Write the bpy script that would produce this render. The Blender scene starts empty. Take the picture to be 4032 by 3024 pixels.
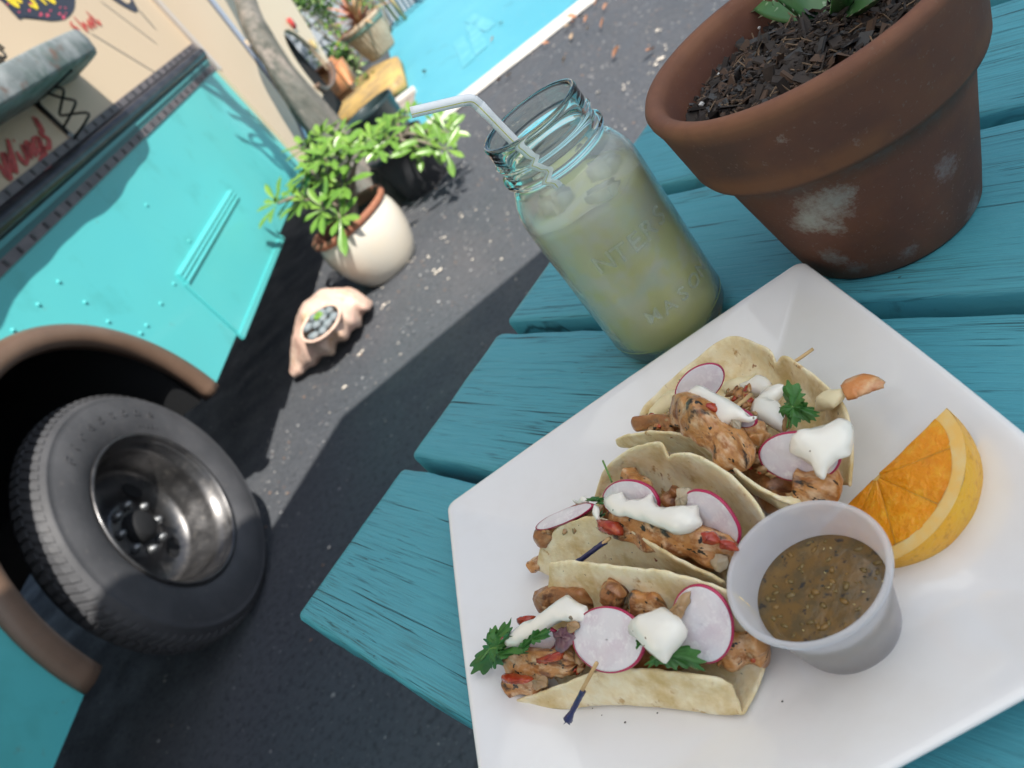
import bpy, bmesh, math, random
from mathutils import Vector, Matrix, noise
R = random.Random(7)
C = bpy.context.scene.collection
SC = bpy.context.scene
PI = math.pi
V = Vector

# ------------------------------------------------------------------ camera
PITCH, ROLL, FPX = math.radians(29.366), math.radians(42.05), 3102.8
CAMZ, TZ = 1.06, 0.75
_cp, _sp, _cr, _sr = math.cos(PITCH), math.sin(PITCH), math.cos(ROLL), math.sin(ROLL)
_f = V((0, _cp, -_sp)); _r = V((1, 0, 0)); _d = V((0, -_sp, -_cp))
AX = _sr * _d + _cr * _r            # picture right
AY = _cr * _d - _sr * _r            # picture down
cd = bpy.data.cameras.new("camera"); cam = bpy.data.objects.new("camera", cd); C.objects.link(cam)
cam.matrix_world = Matrix(((AX.x, -AY.x, -_f.x, 0), (AX.y, -AY.y, -_f.y, 0), (AX.z, -AY.z, -_f.z, CAMZ), (0, 0, 0, 1)))
cd.sensor_width = 36; cd.lens = 36 * FPX / 4032; cd.clip_start = 0.02; cd.clip_end = 600
cd.dof.use_dof = True; cd.dof.focus_distance = 0.42; cd.dof.aperture_fstop = 11.5
SC.camera = cam
# ------------------------------------------------------------------ light
SUN = V((0.41, -0.70, 1.0)).normalized()      # towards the sun
w = bpy.data.worlds.new("World"); SC.world = w; w.use_nodes = True
nt = w.node_tree; nt.nodes.clear()
sky = nt.nodes.new("ShaderNodeTexSky"); sky.sky_type = 'NISHITA'; sky.sun_disc = False
sky.sun_elevation = math.asin(SUN.z); sky.sun_rotation = math.atan2(SUN.x, SUN.y)
sky.air_density = 1.0; sky.dust_density = 2.0; sky.ozone_density = 1.0
bg = nt.nodes.new("ShaderNodeBackground"); bg.inputs[1].default_value = 0.075
wo = nt.nodes.new("ShaderNodeOutputWorld")
nt.links.new(sky.outputs[0], bg.inputs[0]); nt.links.new(bg.outputs[0], wo.inputs[0])
sl = bpy.data.lights.new("sun", 'SUN'); sl.energy = 4.3; sl.angle = math.radians(0.53); sl.color = (1, 0.94, 0.85)
so = bpy.data.objects.new("sun", sl); C.objects.link(so); so.location = (3, -5, 8)
so.rotation_euler = SUN.to_track_quat('Z', 'Y').to_euler()
vs = SC.view_settings; vs.view_transform = 'Standard'; vs.look = 'None'; vs.gamma = 1; vs.use_curve_mapping = False
vs.exposure = 0.75
SC.cycles.max_bounces = 14; SC.cycles.transmission_bounces = 12; SC.cycles.transparent_max_bounces = 12
SC.cycles.caustics_reflective = False

# ------------------------------------------------------------------ surveying helpers (reference survey points -> metres)
def ray(u, v):
    return AX * ((u * 4032 / 2212 - 2016) / FPX) + AY * ((v * 4032 / 2212 - 1512) / FPX) + _f
def pt(u, v, z):
    r = ray(u, v); return r * ((z - CAMZ) / r.z) + V((0, 0, CAMZ))
TD = V((.32, .947, 0)).normalized(); TN = V((TD.y, -TD.x, 0)); TB = -1.42
def W(s, d, z): return TD * s + TN * (TB + d) + V((0, 0, z))      # truck: along, out from its side, up
def onp(u, v, d=0.0):
    r = ray(u, v); k = (TB + d) / r.dot(TN); p = r * k; return (p.dot(TD), p.z + CAMZ)
def pd(u, v, y):
    r = ray(u, v); return r * (y / r.y) + V((0, 0, CAMZ))
YB = math.radians(-63.386)
BD = V((math.cos(YB), math.sin(YB), 0)); BE = V((-math.sin(YB), math.cos(YB), 0))
def nz(p, s=1.0, o=0.0): return noise.noise(V((p[0] * s + o, p[1] * s + o * 1.7, p[2] * s - o)))

# ------------------------------------------------------------------ objects
RM = {}
def root(name, label, cat, loc=(0, 0, 0), rz=0.0, group=None, kind=None):
    o = bpy.data.objects.new(name, None); C.objects.link(o); o.empty_display_size = 0.05
    o.location = loc; o.rotation_euler = (0, 0, rz)
    RM[o] = (Matrix.Translation(V(loc)) @ Matrix.Rotation(rz, 4, 'Z'))
    if label: o['label'] = label; o['category'] = cat
    if group: o['group'] = group
    if kind: o['kind'] = kind
    return o
def mesh_of(bm, name, smooth=True, mats=None, rot=None):
    me = bpy.data.meshes.new(name); bm.to_mesh(me); bm.free()
    for m in (mats or []): me.materials.append(m)
    if smooth: me.polygons.foreach_set('use_smooth', [True] * len(me.polygons))
    return me
def part(name, bm, m, parent, smooth=True, label=None, kind=None):
    mats = m if isinstance(m, (list, tuple)) else [m]
    M = RM[parent]
    bmesh.ops.transform(bm, matrix=M.inverted(), verts=bm.verts)
    o = bpy.data.objects.new(name, mesh_of(bm, name, smooth, mats)); C.objects.link(o)
    o.parent = parent; RM[o] = M
    if label: o['label'] = label
    if kind: o['kind'] = kind
    return o
def thing(name, bm, m, label, cat, group=None, kind=None, smooth=True):
    mats = m if isinstance(m, (list, tuple)) else [m]
    c = V((0, 0, 0)); n = len(bm.verts)
    xs = [v.co for v in bm.verts]
    c = V(((min(p.x for p in xs) + max(p.x for p in xs)) / 2, (min(p.y for p in xs) + max(p.y for p in xs)) / 2, min(p.z for p in xs)))
    bmesh.ops.translate(bm, vec=-c, verts=bm.verts)
    o = bpy.data.objects.new(name, mesh_of(bm, name, smooth, mats)); C.objects.link(o); o.location = c
    RM[o] = Matrix.Translation(c)
    if label: o['label'] = label; o['category'] = cat
    if group: o['group'] = group
    if kind: o['kind'] = kind
    return o
def struct(name, bm, m, smooth=False, label=None):
    mats = m if isinstance(m, (list, tuple)) else [m]
    o = bpy.data.objects.new(name, mesh_of(bm, name, smooth, mats)); C.objects.link(o); o['kind'] = 'structure'
    RM[o] = Matrix.Identity(4)
    if label: o['label'] = label
    return o
def mod(o, typ, **k):
    m = o.modifiers.new(typ.lower(), typ)
    for a, b in k.items(): setattr(m, a, b)
    return m

# ------------------------------------------------------------------ mesh helpers
def B(): return bmesh.new()
def recalc(bm): bmesh.ops.recalc_face_normals(bm, faces=bm.faces); return bm
def box(bm, f, a, b):
    """f maps local (x,y,z) -> world; a,b opposite corners"""
    p = [f(x, y, z) for x in (a[0], b[0]) for y in (a[1], b[1]) for z in (a[2], b[2])]
    v = [bm.verts.new(q) for q in p]
    for q in ((0, 1, 3, 2), (4, 6, 7, 5), (0, 4, 5, 1), (2, 3, 7, 6), (0, 2, 6, 4), (1, 5, 7, 3)):
        bm.faces.new([v[i] for i in q])
    return v
def ident(x, y, z): return V((x, y, z))
def lathe(bm, prof, c=(0, 0, 0), n=64, f=None, mi=0):
    """prof [(r,z)] about +Z through c, or mapped by f(x,y,z)"""
    c = V(c); f = f or (lambda x, y, z: c + V((x, y, z)))
    rings = []
    for r, z in prof:
        if r < 1e-6: rings.append([bm.verts.new(f(0, 0, z))])
        else: rings.append([bm.verts.new(f(r * math.cos(2 * PI * i / n), r * math.sin(2 * PI * i / n), z)) for i in range(n)])
    for a, b in zip(rings, rings[1:]):
        for i in range(n):
            j = (i + 1) % n
            q = [a[i % len(a)], a[j % len(a)], b[j % len(b)], b[i % len(b)]]
            u = []
            for x in q:
                if x not in u: u.append(x)
            if len(u) > 2: bm.faces.new(u).material_index = mi
    return rings
def catmull(P, n):
    P = [V(p) for p in P]
    L = [0]
    for a, b in zip(P, P[1:]): L.append(L[-1] + max(1e-6, (b - a).length))
    out = []
    for i in range(n):
        t = L[-1] * i / (n - 1)
        k = max(j for j in range(len(P) - 1) if L[j] <= t + 1e-9)
        u = min(1, (t - L[k]) / (L[k + 1] - L[k]))
        p0 = P[k - 1] if k > 0 else P[k] * 2 - P[k + 1]
        p3 = P[k + 2] if k + 2 < len(P) else P[k + 1] * 2 - P[k]
        p1, p2 = P[k], P[k + 1]
        out.append(0.5 * ((2 * p1) + (p2 - p0) * u + (2 * p0 - 5 * p1 + 4 * p2 - p3) * u * u + (3 * p1 - p0 - 3 * p2 + p3) * u ** 3))
    return out
def tube(bm, path, rad, n=10, cap=True, mi=0, fn=None):
    """swept circle; rad number or list or function(t)"""
    path = [V(p) for p in path]; m = len(path); rings = []
    up = None
    for i, p in enumerate(path):
        d = (path[min(i + 1, m - 1)] - path[max(i - 1, 0)])
        d = d.normalized() if d.length > 1e-9 else V((0, 0, 1))
        if up is None: up = d.orthogonal().normalized()
        else:
            up = up - d * up.dot(d); up = up.normalized() if up.length > 1e-6 else d.orthogonal().normalized()
        s = d.cross(up)
        r = rad(i / (m - 1)) if callable(rad) else (rad[i] if isinstance(rad, (list, tuple)) else rad)
        ring = []
        for k in range(n):
            a = 2 * PI * k / n; q = p + (up * math.cos(a) + s * math.sin(a)) * r
            if fn: q = fn(q, p)
            ring.append(bm.verts.new(q))
        rings.append(ring)
    for a, b in zip(rings, rings[1:]):
        for k in range(n):
            bm.faces.new((a[k], a[(k + 1) % n], b[(k + 1) % n], b[k])).material_index = mi
    if cap:
        bm.faces.new(rings[0][::-1]).material_index = mi; bm.faces.new(rings[-1]).material_index = mi
    return rings
def grid(bm, rows, mi=0):
    vs = [[bm.verts.new(p) for p in r] for r in rows]
    for a, b in zip(vs, vs[1:]):
        for i in range(len(a) - 1):
            bm.faces.new((a[i], a[i + 1], b[i + 1], b[i])).material_index = mi
    return vs
def poly(bm, pts, mi=0):
    f = bm.faces.new([bm.verts.new(p) for p in pts]); f.material_index = mi; return f
def prism(bm, pts, vec, mi=0):
    """closed outline extruded by vec"""
    a = [bm.verts.new(V(p)) for p in pts]; b = [bm.verts.new(V(p) + V(vec)) for p in pts]
    n = len(a)
    for i in range(n): bm.faces.new((a[i], a[(i + 1) % n], b[(i + 1) % n], b[i])).material_index = mi
    bm.faces.new(a[::-1]).material_index = mi; bm.faces.new(b).material_index = mi
    return recalc(bm)
def meta(els, res=0.0018, thr=0.6, stiff=2.0):
    """blob mesh (world coords) from [(pos, radius)] with metaballs"""
    mb = bpy.data.metaballs.new("tmp_blob"); mb.resolution = res; mb.render_resolution = res; mb.threshold = thr
    c = sum((V(p) for p, r in els), V()) / len(els)
    for p, r in els:
        e = mb.elements.new(); e.co = V(p) - c; e.radius = r * 1.6; e.stiffness = stiff
    o = bpy.data.objects.new("tmp_blob", mb); C.objects.link(o)
    dg = bpy.context.evaluated_depsgraph_get(); dg.update()
    me = bpy.data.meshes.new_from_object(o.evaluated_get(dg), depsgraph=dg)
    bpy.data.objects.remove(o); bpy.data.metaballs.remove(mb)
    bm = B(); bm.from_mesh(me); bpy.data.meshes.remove(me)
    seen, best = set(), []
    for v0 in bm.verts:                      # keep the main body only
        if v0 in seen: continue
        st_, isl = [v0], []; seen.add(v0)
        while st_:
            x = st_.pop(); isl.append(x)
            for e in x.link_edges:
                y = e.other_vert(x)
                if y not in seen: seen.add(y); st_.append(y)
        if len(isl) > len(best): best = isl
    bs = set(best); bmesh.ops.delete(bm, geom=[v for v in bm.verts if v not in bs], context='VERTS')
    for _ in range(3): bmesh.ops.smooth_vert(bm, verts=bm.verts, factor=.5, use_axis_x=True, use_axis_y=True, use_axis_z=True)
    bmesh.ops.translate(bm, vec=c, verts=bm.verts)
    return bm
def ico(bm, c, r, sub=2, sc=(1, 1, 1), rot=None, jit=0.0, js=1.0, seed=0):
    g = bmesh.ops.create_icosphere(bm, subdivisions=sub, radius=1.0)
    for v in g['verts']:
        k = 1 + jit * nz(v.co, js, seed)
        p = V((v.co.x * sc[0], v.co.y * sc[1], v.co.z * sc[2])) * (r * k)
        if rot: p = rot @ p
        v.co = p + V(c)
    return g['verts']
def text_bm(body, size, shear=0.0, extrude=0.0, weight=0.0):
    cu = bpy.data.curves.new("tmp_text", 'FONT'); cu.body = body; cu.size = size; cu.shear = shear
    cu.extrude = extrude; cu.offset = weight; cu.resolution_u = 3
    o = bpy.data.objects.new("tmp_text", cu); C.objects.link(o)
    dg = bpy.context.evaluated_depsgraph_get(); dg.update()
    me = bpy.data.meshes.new_from_object(o.evaluated_get(dg), depsgraph=dg)
    bpy.data.objects.remove(o); bpy.data.curves.remove(cu)
    bm = B(); bm.from_mesh(me); bpy.data.meshes.remove(me)
    return bm

# ------------------------------------------------------------------ materials
def M(name, base=(.5, .5, .5), rough=.5, spec=.5, metal=0, var=(), bump=(), trans=0, sss=0, sssr=(1, .5, .3), sssc=.01, coat=0, ior=1.45, coord='Object', scale=(1, 1, 1), rvar=None, alpha=1, sheen=0):
    """var: [(color2, noise scale, lo, hi, detail[, type])] layered; bump: [(scale, strength, dist[, detail])]"""
    m = bpy.data.materials.new(name); m.use_nodes = True; t = m.node_tree; N = t.nodes; L = t.links
    p = N['Principled BSDF']
    p.inputs['Base Color'].default_value = (*base, 1); p.inputs['Roughness'].default_value = rough
    p.inputs['Specular IOR Level'].default_value = spec; p.inputs['Metallic'].default_value = metal
    p.inputs['Transmission Weight'].default_value = trans; p.inputs['IOR'].default_value = ior
    p.inputs['Coat Weight'].default_value = coat; p.inputs['Coat Roughness'].default_value = .05
    p.inputs['Alpha'].default_value = alpha
    if sheen: p.inputs['Sheen Weight'].default_value = sheen
    if sss:
        p.inputs['Subsurface Weight'].default_value = sss; p.inputs['Subsurface Radius'].default_value = sssr; p.inputs['Subsurface Scale'].default_value = sssc
    tc = N.new('ShaderNodeTexCoord'); mp = N.new('ShaderNodeMapping'); mp.inputs['Scale'].default_value = scale
    L.new(tc.outputs[coord], mp.inputs[0]); vec = mp.outputs[0]
    col = None
    def noisy(sc, det, typ='n', dist=0.0):
        if typ == 'v':
            n = N.new('ShaderNodeTexVoronoi'); n.inputs['Scale'].default_value = sc; L.new(vec, n.inputs['Vector']); return n.outputs['Distance']
        n = N.new('ShaderNodeTexNoise'); n.inputs['Scale'].default_value = sc; n.inputs['Detail'].default_value = det
        n.inputs['Roughness'].default_value = .6; n.inputs['Distortion'].default_value = dist
        L.new(vec, n.inputs['Vector']); return n.outputs['Fac']
    for q in var:
        c2, s, lo, hi = q[:4]; det = q[4] if len(q) > 4 else 4; typ = q[5] if len(q) > 5 else 'n'
        o = noisy(s, det, typ); mr = N.new('ShaderNodeMapRange'); mr.inputs[1].default_value = lo; mr.inputs[2].default_value = hi; L.new(o, mr.inputs[0])
        mx = N.new('ShaderNodeMix'); mx.data_type = 'RGBA'; L.new(mr.outputs[0], mx.inputs[0])
        if col is None: mx.inputs[6].default_value = (*base, 1)
        else: L.new(col, mx.inputs[6])
        mx.inputs[7].default_value = (*c2, 1); col = mx.outputs[2]
    if col is not None: L.new(col, p.inputs['Base Color'])
    if rvar:
        o = noisy(rvar[0], 4); mr = N.new('ShaderNodeMapRange'); mr.inputs[1].default_value = .3; mr.inputs[2].default_value = .7
        mr.inputs[3].default_value = rvar[1]; mr.inputs[4].default_value = rvar[2]; L.new(o, mr.inputs[0]); L.new(mr.outputs[0], p.inputs['Roughness'])
    prev = None
    for q in bump:
        o = noisy(q[0], q[3] if len(q) > 3 else 4, q[4] if len(q) > 4 else 'n')
        b = N.new('ShaderNodeBump'); b.inputs['Strength'].default_value = q[1]; b.inputs['Distance'].default_value = q[2]; L.new(o, b.inputs['Height'])
        if prev: L.new(prev, b.inputs['Normal'])
        prev = b.outputs[0]
    if prev: L.new(prev, p.inputs['Normal'])
    m['_p'] = 1
    return m
def link_mix(m, fac_sock, color):
    """lay colour over the material's base by a mask socket"""
    t = m.node_tree; p = t.nodes['Principled BSDF']; i = p.inputs['Base Color']
    mx = t.nodes.new('ShaderNodeMix'); mx.data_type = 'RGBA'
    if i.is_linked: t.links.new(i.links[0].from_socket, mx.inputs[6])
    else: mx.inputs[6].default_value = i.default_value
    mx.inputs[7].default_value = (*color, 1); t.links.new(fac_sock, mx.inputs[0]); t.links.new(mx.outputs[2], i)
def mth(t, op, a, b=None):
    n = t.nodes.new('ShaderNodeMath'); n.operation = op
    for k, x in ((0, a), (1, b)):
        if x is None: continue
        if isinstance(x, (int, float)): n.inputs[k].default_value = x
        else: t.links.new(x, n.inputs[k])
    return n.outputs[0]
def rng(t, x, a, b, c=0, d=1):
    n = t.nodes.new('ShaderNodeMapRange'); t.links.new(x, n.inputs[0])
    for k, q in enumerate((a, b, c, d)): n.inputs[k + 1].default_value = q
    return n.outputs[0]
def tex(t, scale, det=4, sc=(1, 1, 1), rough=.6, coord='Object', dist=0, loc=(0, 0, 0)):
    tc = t.nodes.new('ShaderNodeTexCoord'); mp = t.nodes.new('ShaderNodeMapping'); mp.inputs['Scale'].default_value = sc; mp.inputs['Location'].default_value = loc
    t.links.new(tc.outputs[coord], mp.inputs[0]); n = t.nodes.new('ShaderNodeTexNoise'); n.inputs['Scale'].default_value = scale
    n.inputs['Detail'].default_value = det; n.inputs['Roughness'].default_value = rough; n.inputs['Distortion'].default_value = dist
    t.links.new(mp.outputs[0], n.inputs['Vector']); return n.outputs['Fac']

# painted table wood
def wood_mat(seed):
    m = M('painted_wood', (.080, .34, .41), .42, .5); t = m.node_tree; p = t.nodes['Principled BSDF']
    lo = (seed * 3.1, seed * 1.7, seed)
    broad = tex(t, 5, 4, (1, 4, 1), loc=lo)
    link_mix(m, rng(t, broad, .35, .7, 0, .55), (.075, .36, .43))
    g1 = tex(t, 14, 6, (1.0, 22, 1), .65, dist=.6, loc=lo)                  # grain
    g2 = tex(t, 30, 5, (.6, 30, 1), .6, dist=.3, loc=lo)
    patch = rng(t, tex(t, 6, 3, (1, 2.0, 1), loc=lo), .53, .66)
    dirt = mth(t, 'MULTIPLY', rng(t, g2, .52, .60), patch)
    link_mix(m, mth(t, 'MULTIPLY', dirt, .85), (.045, .10, .085))
    ck = mth(t, 'MULTIPLY', rng(t, tex(t, 9, 3, (.55, 34, 1), .5, dist=.35, loc=lo), .635, .66), rng(t, tex(t, 6, 2, (1, 1, 1), loc=lo), .44, .54))
    link_mix(m, mth(t, 'MULTIPLY', ck, .9), (.012, .03, .035))
    sp = rng(t, tex(t, 150, 2, (.6, 1.5, 1), loc=lo), .69, .71)
    link_mix(m, mth(t, 'MULTIPLY', sp, patch), (.02, .03, .025))
    vo = t.nodes.new('ShaderNodeTexVoronoi'); vo.inputs['Scale'].default_value = 4.6
    tcv = t.nodes.new('ShaderNodeTexCoord'); mpv = t.nodes.new('ShaderNodeMapping'); mpv.inputs['Scale'].default_value = (.8, 1.5, .01); mpv.inputs['Location'].default_value = lo
    t.links.new(tcv.outputs['Object'], mpv.inputs[0]); t.links.new(mpv.outputs[0], vo.inputs['Vector'])
    kd = mth(t, 'ADD', vo.outputs['Distance'], mth(t, 'MULTIPLY', mth(t, 'SUBTRACT', tex(t, 120, 3, loc=lo), .5), .05))
    link_mix(m, mth(t, 'MULTIPLY', rng(t, kd, .075, .03), .35), (.03, .17, .21)); link_mix(m, mth(t, 'MULTIPLY', rng(t, kd, .030, .012), .9), (.02, .05, .05))
    link_mix(m, mth(t, 'MULTIPLY', rng(t, g1, .52, .68), .22), (.035, .19, .245))
    link_mix(m, mth(t, 'MULTIPLY', rng(t, g2, .50, .36), .35), (.10, .40, .47))
    ln = mth(t, 'ABSOLUTE', mth(t, 'SUBTRACT', tex(t, 8, 3, (.45, 24, 1), .55, dist=.25, loc=lo), .5))
    ln = mth(t, 'MULTIPLY', rng(t, ln, .012, .002), rng(t, tex(t, 5, 3, (1, 1.5, 1), loc=lo), .40, .60))
    link_mix(m, mth(t, 'MULTIPLY', ln, .85), (.018, .075, .09))
    h = mth(t, 'ADD', mth(t, 'MULTIPLY', g1, .6), mth(t, 'MULTIPLY', g2, .5)); h = mth(t, 'SUBTRACT', h, mth(t, 'MULTIPLY', ck, 1.0))
    b = t.nodes.new('ShaderNodeBump'); b.inputs['Strength'].default_value = .8; b.inputs['Distance'].default_value = .0020
    t.links.new(h, b.inputs['Height']); t.links.new(b.outputs[0], p.inputs['Normal'])
    t.links.new(rng(t, g1, .3, .7, .36, .55), p.inputs['Roughness'])
    return m
m_asphalt = M('asphalt', (.074, .083, .096), .60, .5, var=[((.095, .100, .112), 1.2, .35, .7), ((.040, .044, .05), 60, .50, .70, 3), ((.22, .22, .22), 95, .66, .72, 2), ((.30, .29, .28), 38, .70, .73, 2)],
              bump=[(180, .38, .003, 3), (45, .22, .005)], rvar=(6, .45, .75))
_t = m_asphalt.node_tree
link_mix(m_asphalt, mth(_t, 'MULTIPLY', rng(_t, tex(_t, 1.1, 3, (1.4, .7, 1), loc=(3, 1, 0)), .55, .72), .35), (.15, .135, .135))
m_white_paint = M('white_line_paint', (.72, .70, .66), .55, var=[((.45, .43, .40), 14, .5, .75)], bump=[(150, .3, .003)])
m_cyan_paint = M('cyan_ground_paint', (.075, .37, .49), .5, var=[((.10, .42, .53), 1.3, .35, .7), ((.07, .28, .36), 4, .6, .8)], bump=[(150, .3, .003)], scale=(1, .5, 1))
m_yellow = M('yellow_paint', (.52, .35, .12), .7, var=[((.28, .20, .10), 6, .45, .65), ((.48, .40, .28), 20, .58, .75)], bump=[(60, .3, .003)])
m_concrete = M('concrete', (.36, .32, .28), .8, var=[((.24, .21, .19), 8, .4, .7)], bump=[(70, .4, .004)])
m_teal = M('turquoise_body_paint', (.09, .49, .515), .32, .5, var=[((.10, .50, .50), 1.5, .3, .7), ((.075, .40, .40), 5, .56, .75), ((.12, .36, .34), 24, .68, .78)], coat=.15, bump=[(2.2, .14, .03, 2), (9, .04, .01)])
m_cream = M('cream_body_paint', (.58, .465, .33), .38, .5, var=[((.58, .46, .33), 1.3, .35, .7)], bump=[(3, .03, .02, 2)])
m_brown = M('brown_trim', (.135, .086, .060), .36, .5, var=[((.17, .11, .078), 9, .4, .7), ((.13, .09, .07), 60, .60, .75)])
m_black = M('black_rubber_trim', (.022, .024, .032), .28, .5, var=[((.05, .052, .06), 20, .45, .7)])
m_grey = M('grey_metal_strip', (.10, .095, .105), .5, var=[((.16, .14, .15), 25, .4, .7)])
m_dkteal = M('dark_teal_strip', (.02, .11, .12), .4)
m_strip = M('teal_strip', (.06, .27, .29), .35)
m_dark = M('underbody_black', (.008, .009, .011), .8)
m_alu = M('aluminium', (.50, .56, .68), .35, metal=.55)
m_tyre = M('tyre_rubber', (.052, .054, .060), .62, .45, var=[((.085, .087, .095), 7, .4, .75), ((.085, .083, .085), 60, .58, .75)], bump=[(220, .15, .001)])
m_rim = M('steel_rim', (.13, .13, .135), .40, metal=.85, var=[((.08, .078, .078), 7, .42, .65), ((.19, .18, .17), 50, .55, .8)], bump=[(60, .12, .001)], rvar=(25, .26, .5))
m_iron = M('black_iron', (.012, .014, .016), .38)
m_chrome = M('screw_head', (.22, .23, .24), .42, metal=.8)
m_red = M('red_lettering', (.55, .055, .045), .5, var=[((.40, .06, .06), 90, .4, .65)])
m_navy = M('navy_decal', (.030, .034, .055), .35)
m_yel = M('yellow_lettering', (.80, .62, .03), .45)
m_pink = M('pink_splash', (.55, .08, .14), .45)
m_terra = M('terracotta', (.34, .145, .085), .75, .3, var=[((.27, .115, .075), 22, .35, .65), ((.40, .19, .11), 55, .55, .75), ((.20, .095, .07), 9, .52, .75)], bump=[(160, .12, .0012), (30, .08, .002)])
m_whiteglaze = M('cream_glaze', (.60, .57, .50), .22, .5, var=[((.64, .57, .46), 5, .45, .75)], coat=.3, bump=[(12, .05, .01)])
m_ceramic = M('white_ceramic', (.80, .79, .77), .07, .5, coat=.4, var=[((.77, .75, .72), 30, .5, .8)], bump=[(14, .02, .004, 2)])
m_soil = M('dark_soil', (.022, .017, .014), .95, .2, var=[((.05, .036, .027), 90, .45, .7)], bump=[(140, .8, .004)])
m_leaf = M('glossy_leaf', (.10, .215, .035), .30, .5, var=[((.15, .30, .05), 18, .4, .7)], sss=.15, sssr=(.3, .6, .1), sssc=.01)
m_leaf2 = M('young_leaf', (.19, .33, .06), .32, .5, var=[((.12, .25, .04), 18, .4, .7)], sss=.15, sssr=(.3, .6, .1), sssc=.01)
m_stem = M('grey_stem', (.20, .17, .13), .8, var=[((.32, .28, .22), 40, .4, .7)], bump=[(60, .5, .003)])
m_bark = M('grey_bark', (.17, .17, .155), .85, .3, var=[((.085, .09, .08), 7, .38, .58), ((.36, .31, .28), 11, .50, .68), ((.14, .135, .12), 45, .48, .66)], bump=[(30, .9, .015), (90, .5, .006)], scale=(1, 1, .35))
m_blackpot = M('black_plastic_pot', (.045, .047, .053), .5, var=[((.05, .05, .055), 9, .4, .7)])
m_tanpot = M('tan_ribbed_pot', (.42, .335, .24), .7, var=[((.30, .23, .16), 8, .35, .7), ((.5, .43, .33), 30, .5, .75)], bump=[(50, .4, .004)])
m_greenband = M('green_band', (.16, .25, .21), .6)
m_shellp = M('conch_shell', (.74, .50, .41), .5, .4, var=[((.72, .56, .45), 12, .4, .65), ((.58, .32, .24), 24, .52, .68), ((.55, .34, .16), 8, .58, .72), ((.30, .20, .14), 45, .62, .75)], bump=[(50, .4, .006)])
m_pebble = M('grey_pebble', (.20, .235, .255), .6, var=[((.34, .35, .34), 14, .5, .75)])
m_canvas = None

# ================================================================== SETTING
bm = B(); n = 24
gx = [-120, -40, -15, -8] + [-6 + i * .5 for i in range(25)] + [8, 15, 40, 120]
gy = [-120, -40, -15, -6, -3] + [-2 + i * .5 for i in range(29)] + [14, 20, 40, 120]
grid(bm, [[V((x, y, 0)) for x in gx] for y in gy])
struct('ground', bm, m_asphalt)
P0 = V((.515, 4.92, 0)); dw = V((.954, -.300, 0)).normalized(); dl = V((.214, .977, 0)).normalized()
def gp(u, v, z=.004): return P0 + dw * u + dl * v + V((0, 0, z))
bm = B(); poly(bm, [gp(0, .24), gp(4.6, .24), gp(4.6, 7.2), gp(1.0, 6.35), gp(.15, 6.2), gp(-.02, 5.1)]); struct('painted_parking_bay', bm, m_cyan_paint)
bm = B(); rows = [[], []]
for i in range(60):
    u = 4.6 * i / 59
    rows[0].append(gp(u, -.02 + .018 * nz((u, 0, 0), 5)))
    rows[1].append(gp(u, .26 + .012 * nz((u, 3, 0), 6), .008))
for p in rows[0]: p.z = .008
grid(bm, rows); struct('white_bay_line', bm, m_white_paint)
m_pale = M('pale_paint_scuff', (.14, .47, .58), .5, var=[((.09, .40, .51), 9, .4, .6)])
bm = B()
for (a, b) in (((1015, 39), (1062, 61)), ((1018, 52), (1042, 112)), ((991, 86), (1015, 138))):
    p, q = pt(*a, 0), pt(*b, 0); d = (q - p).normalized(); s = V((-d.y, d.x, 0)) * .05; k = []
    for i in range(9):
        t = i / 8; c = p.lerp(q, t); ww = 1 + .3 * nz(c, 9)
        k.append((c + s * ww, c - s * ww))
    grid(bm, [[x[0] + V((0, 0, .008)) for x in k], [x[1] + V((0, 0, .008)) for x in k]])
struct('paint_scuffs', bm, m_pale)
# concrete strip + yellow kerb
def flat(pts, z0, z1):
    bm = B(); prism(bm, [V((p[0], p[1], z0)) for p in pts], V((0, 0, z1 - z0))); return bm
kerb_pts = [(.955, 6.50), (1.215, 7.62), (1.05, 8.25), (.55, 8.45), (.15, 8.1), (.35, 7.2), (.77, 6.55)]
bm = flat(kerb_pts, 0, .10); bmesh.ops.bevel(bm, geom=[e for e in bm.edges], offset=.012, segments=2, affect='EDGES')
thing('yellow_kerb', bm, m_yellow, 'yellow painted kerb block beyond the truck beside the cyan parking bay', 'kerb')
bm = flat([(.66, 6.28), (.935, 6.14), (.962, 6.30), (.70, 6.46)], .004, .03); struct('white_kerb_line', bm, m_white_paint)
bm = flat([(.45, 5.9), (.77, 5.72), (.92, 6.14), (.62, 6.30)], .004, .02); struct('concrete_strip', bm, m_concrete)
# far wall
m_wall = M('pale_grey_wall', (.46, .50, .55), .8, var=[((.36, .40, .45), 1.5, .4, .7)], bump=[(30, .2, .003)])
bm = B()
for r_ in range(11):
    for c_ in range(24):
        x0 = -4 + c_ * .4 + (.2 if r_ % 2 else 0); z0 = r_ * .2
        box(bm, ident, (x0 + .006, 10.9, z0 + .006), (x0 + .394, 11.05, z0 + .194))
box(bm, ident, (-4.2, 10.915, 0), (6.0, 11.04, 2.2))
wr = root('block_wall', 'pale grey block wall standing behind the shrubs beyond the truck', 'wall', (0, 11, 0))
o_ = part('blocks', bm, m_wall, wr, smooth=False, kind='stuff')

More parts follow.
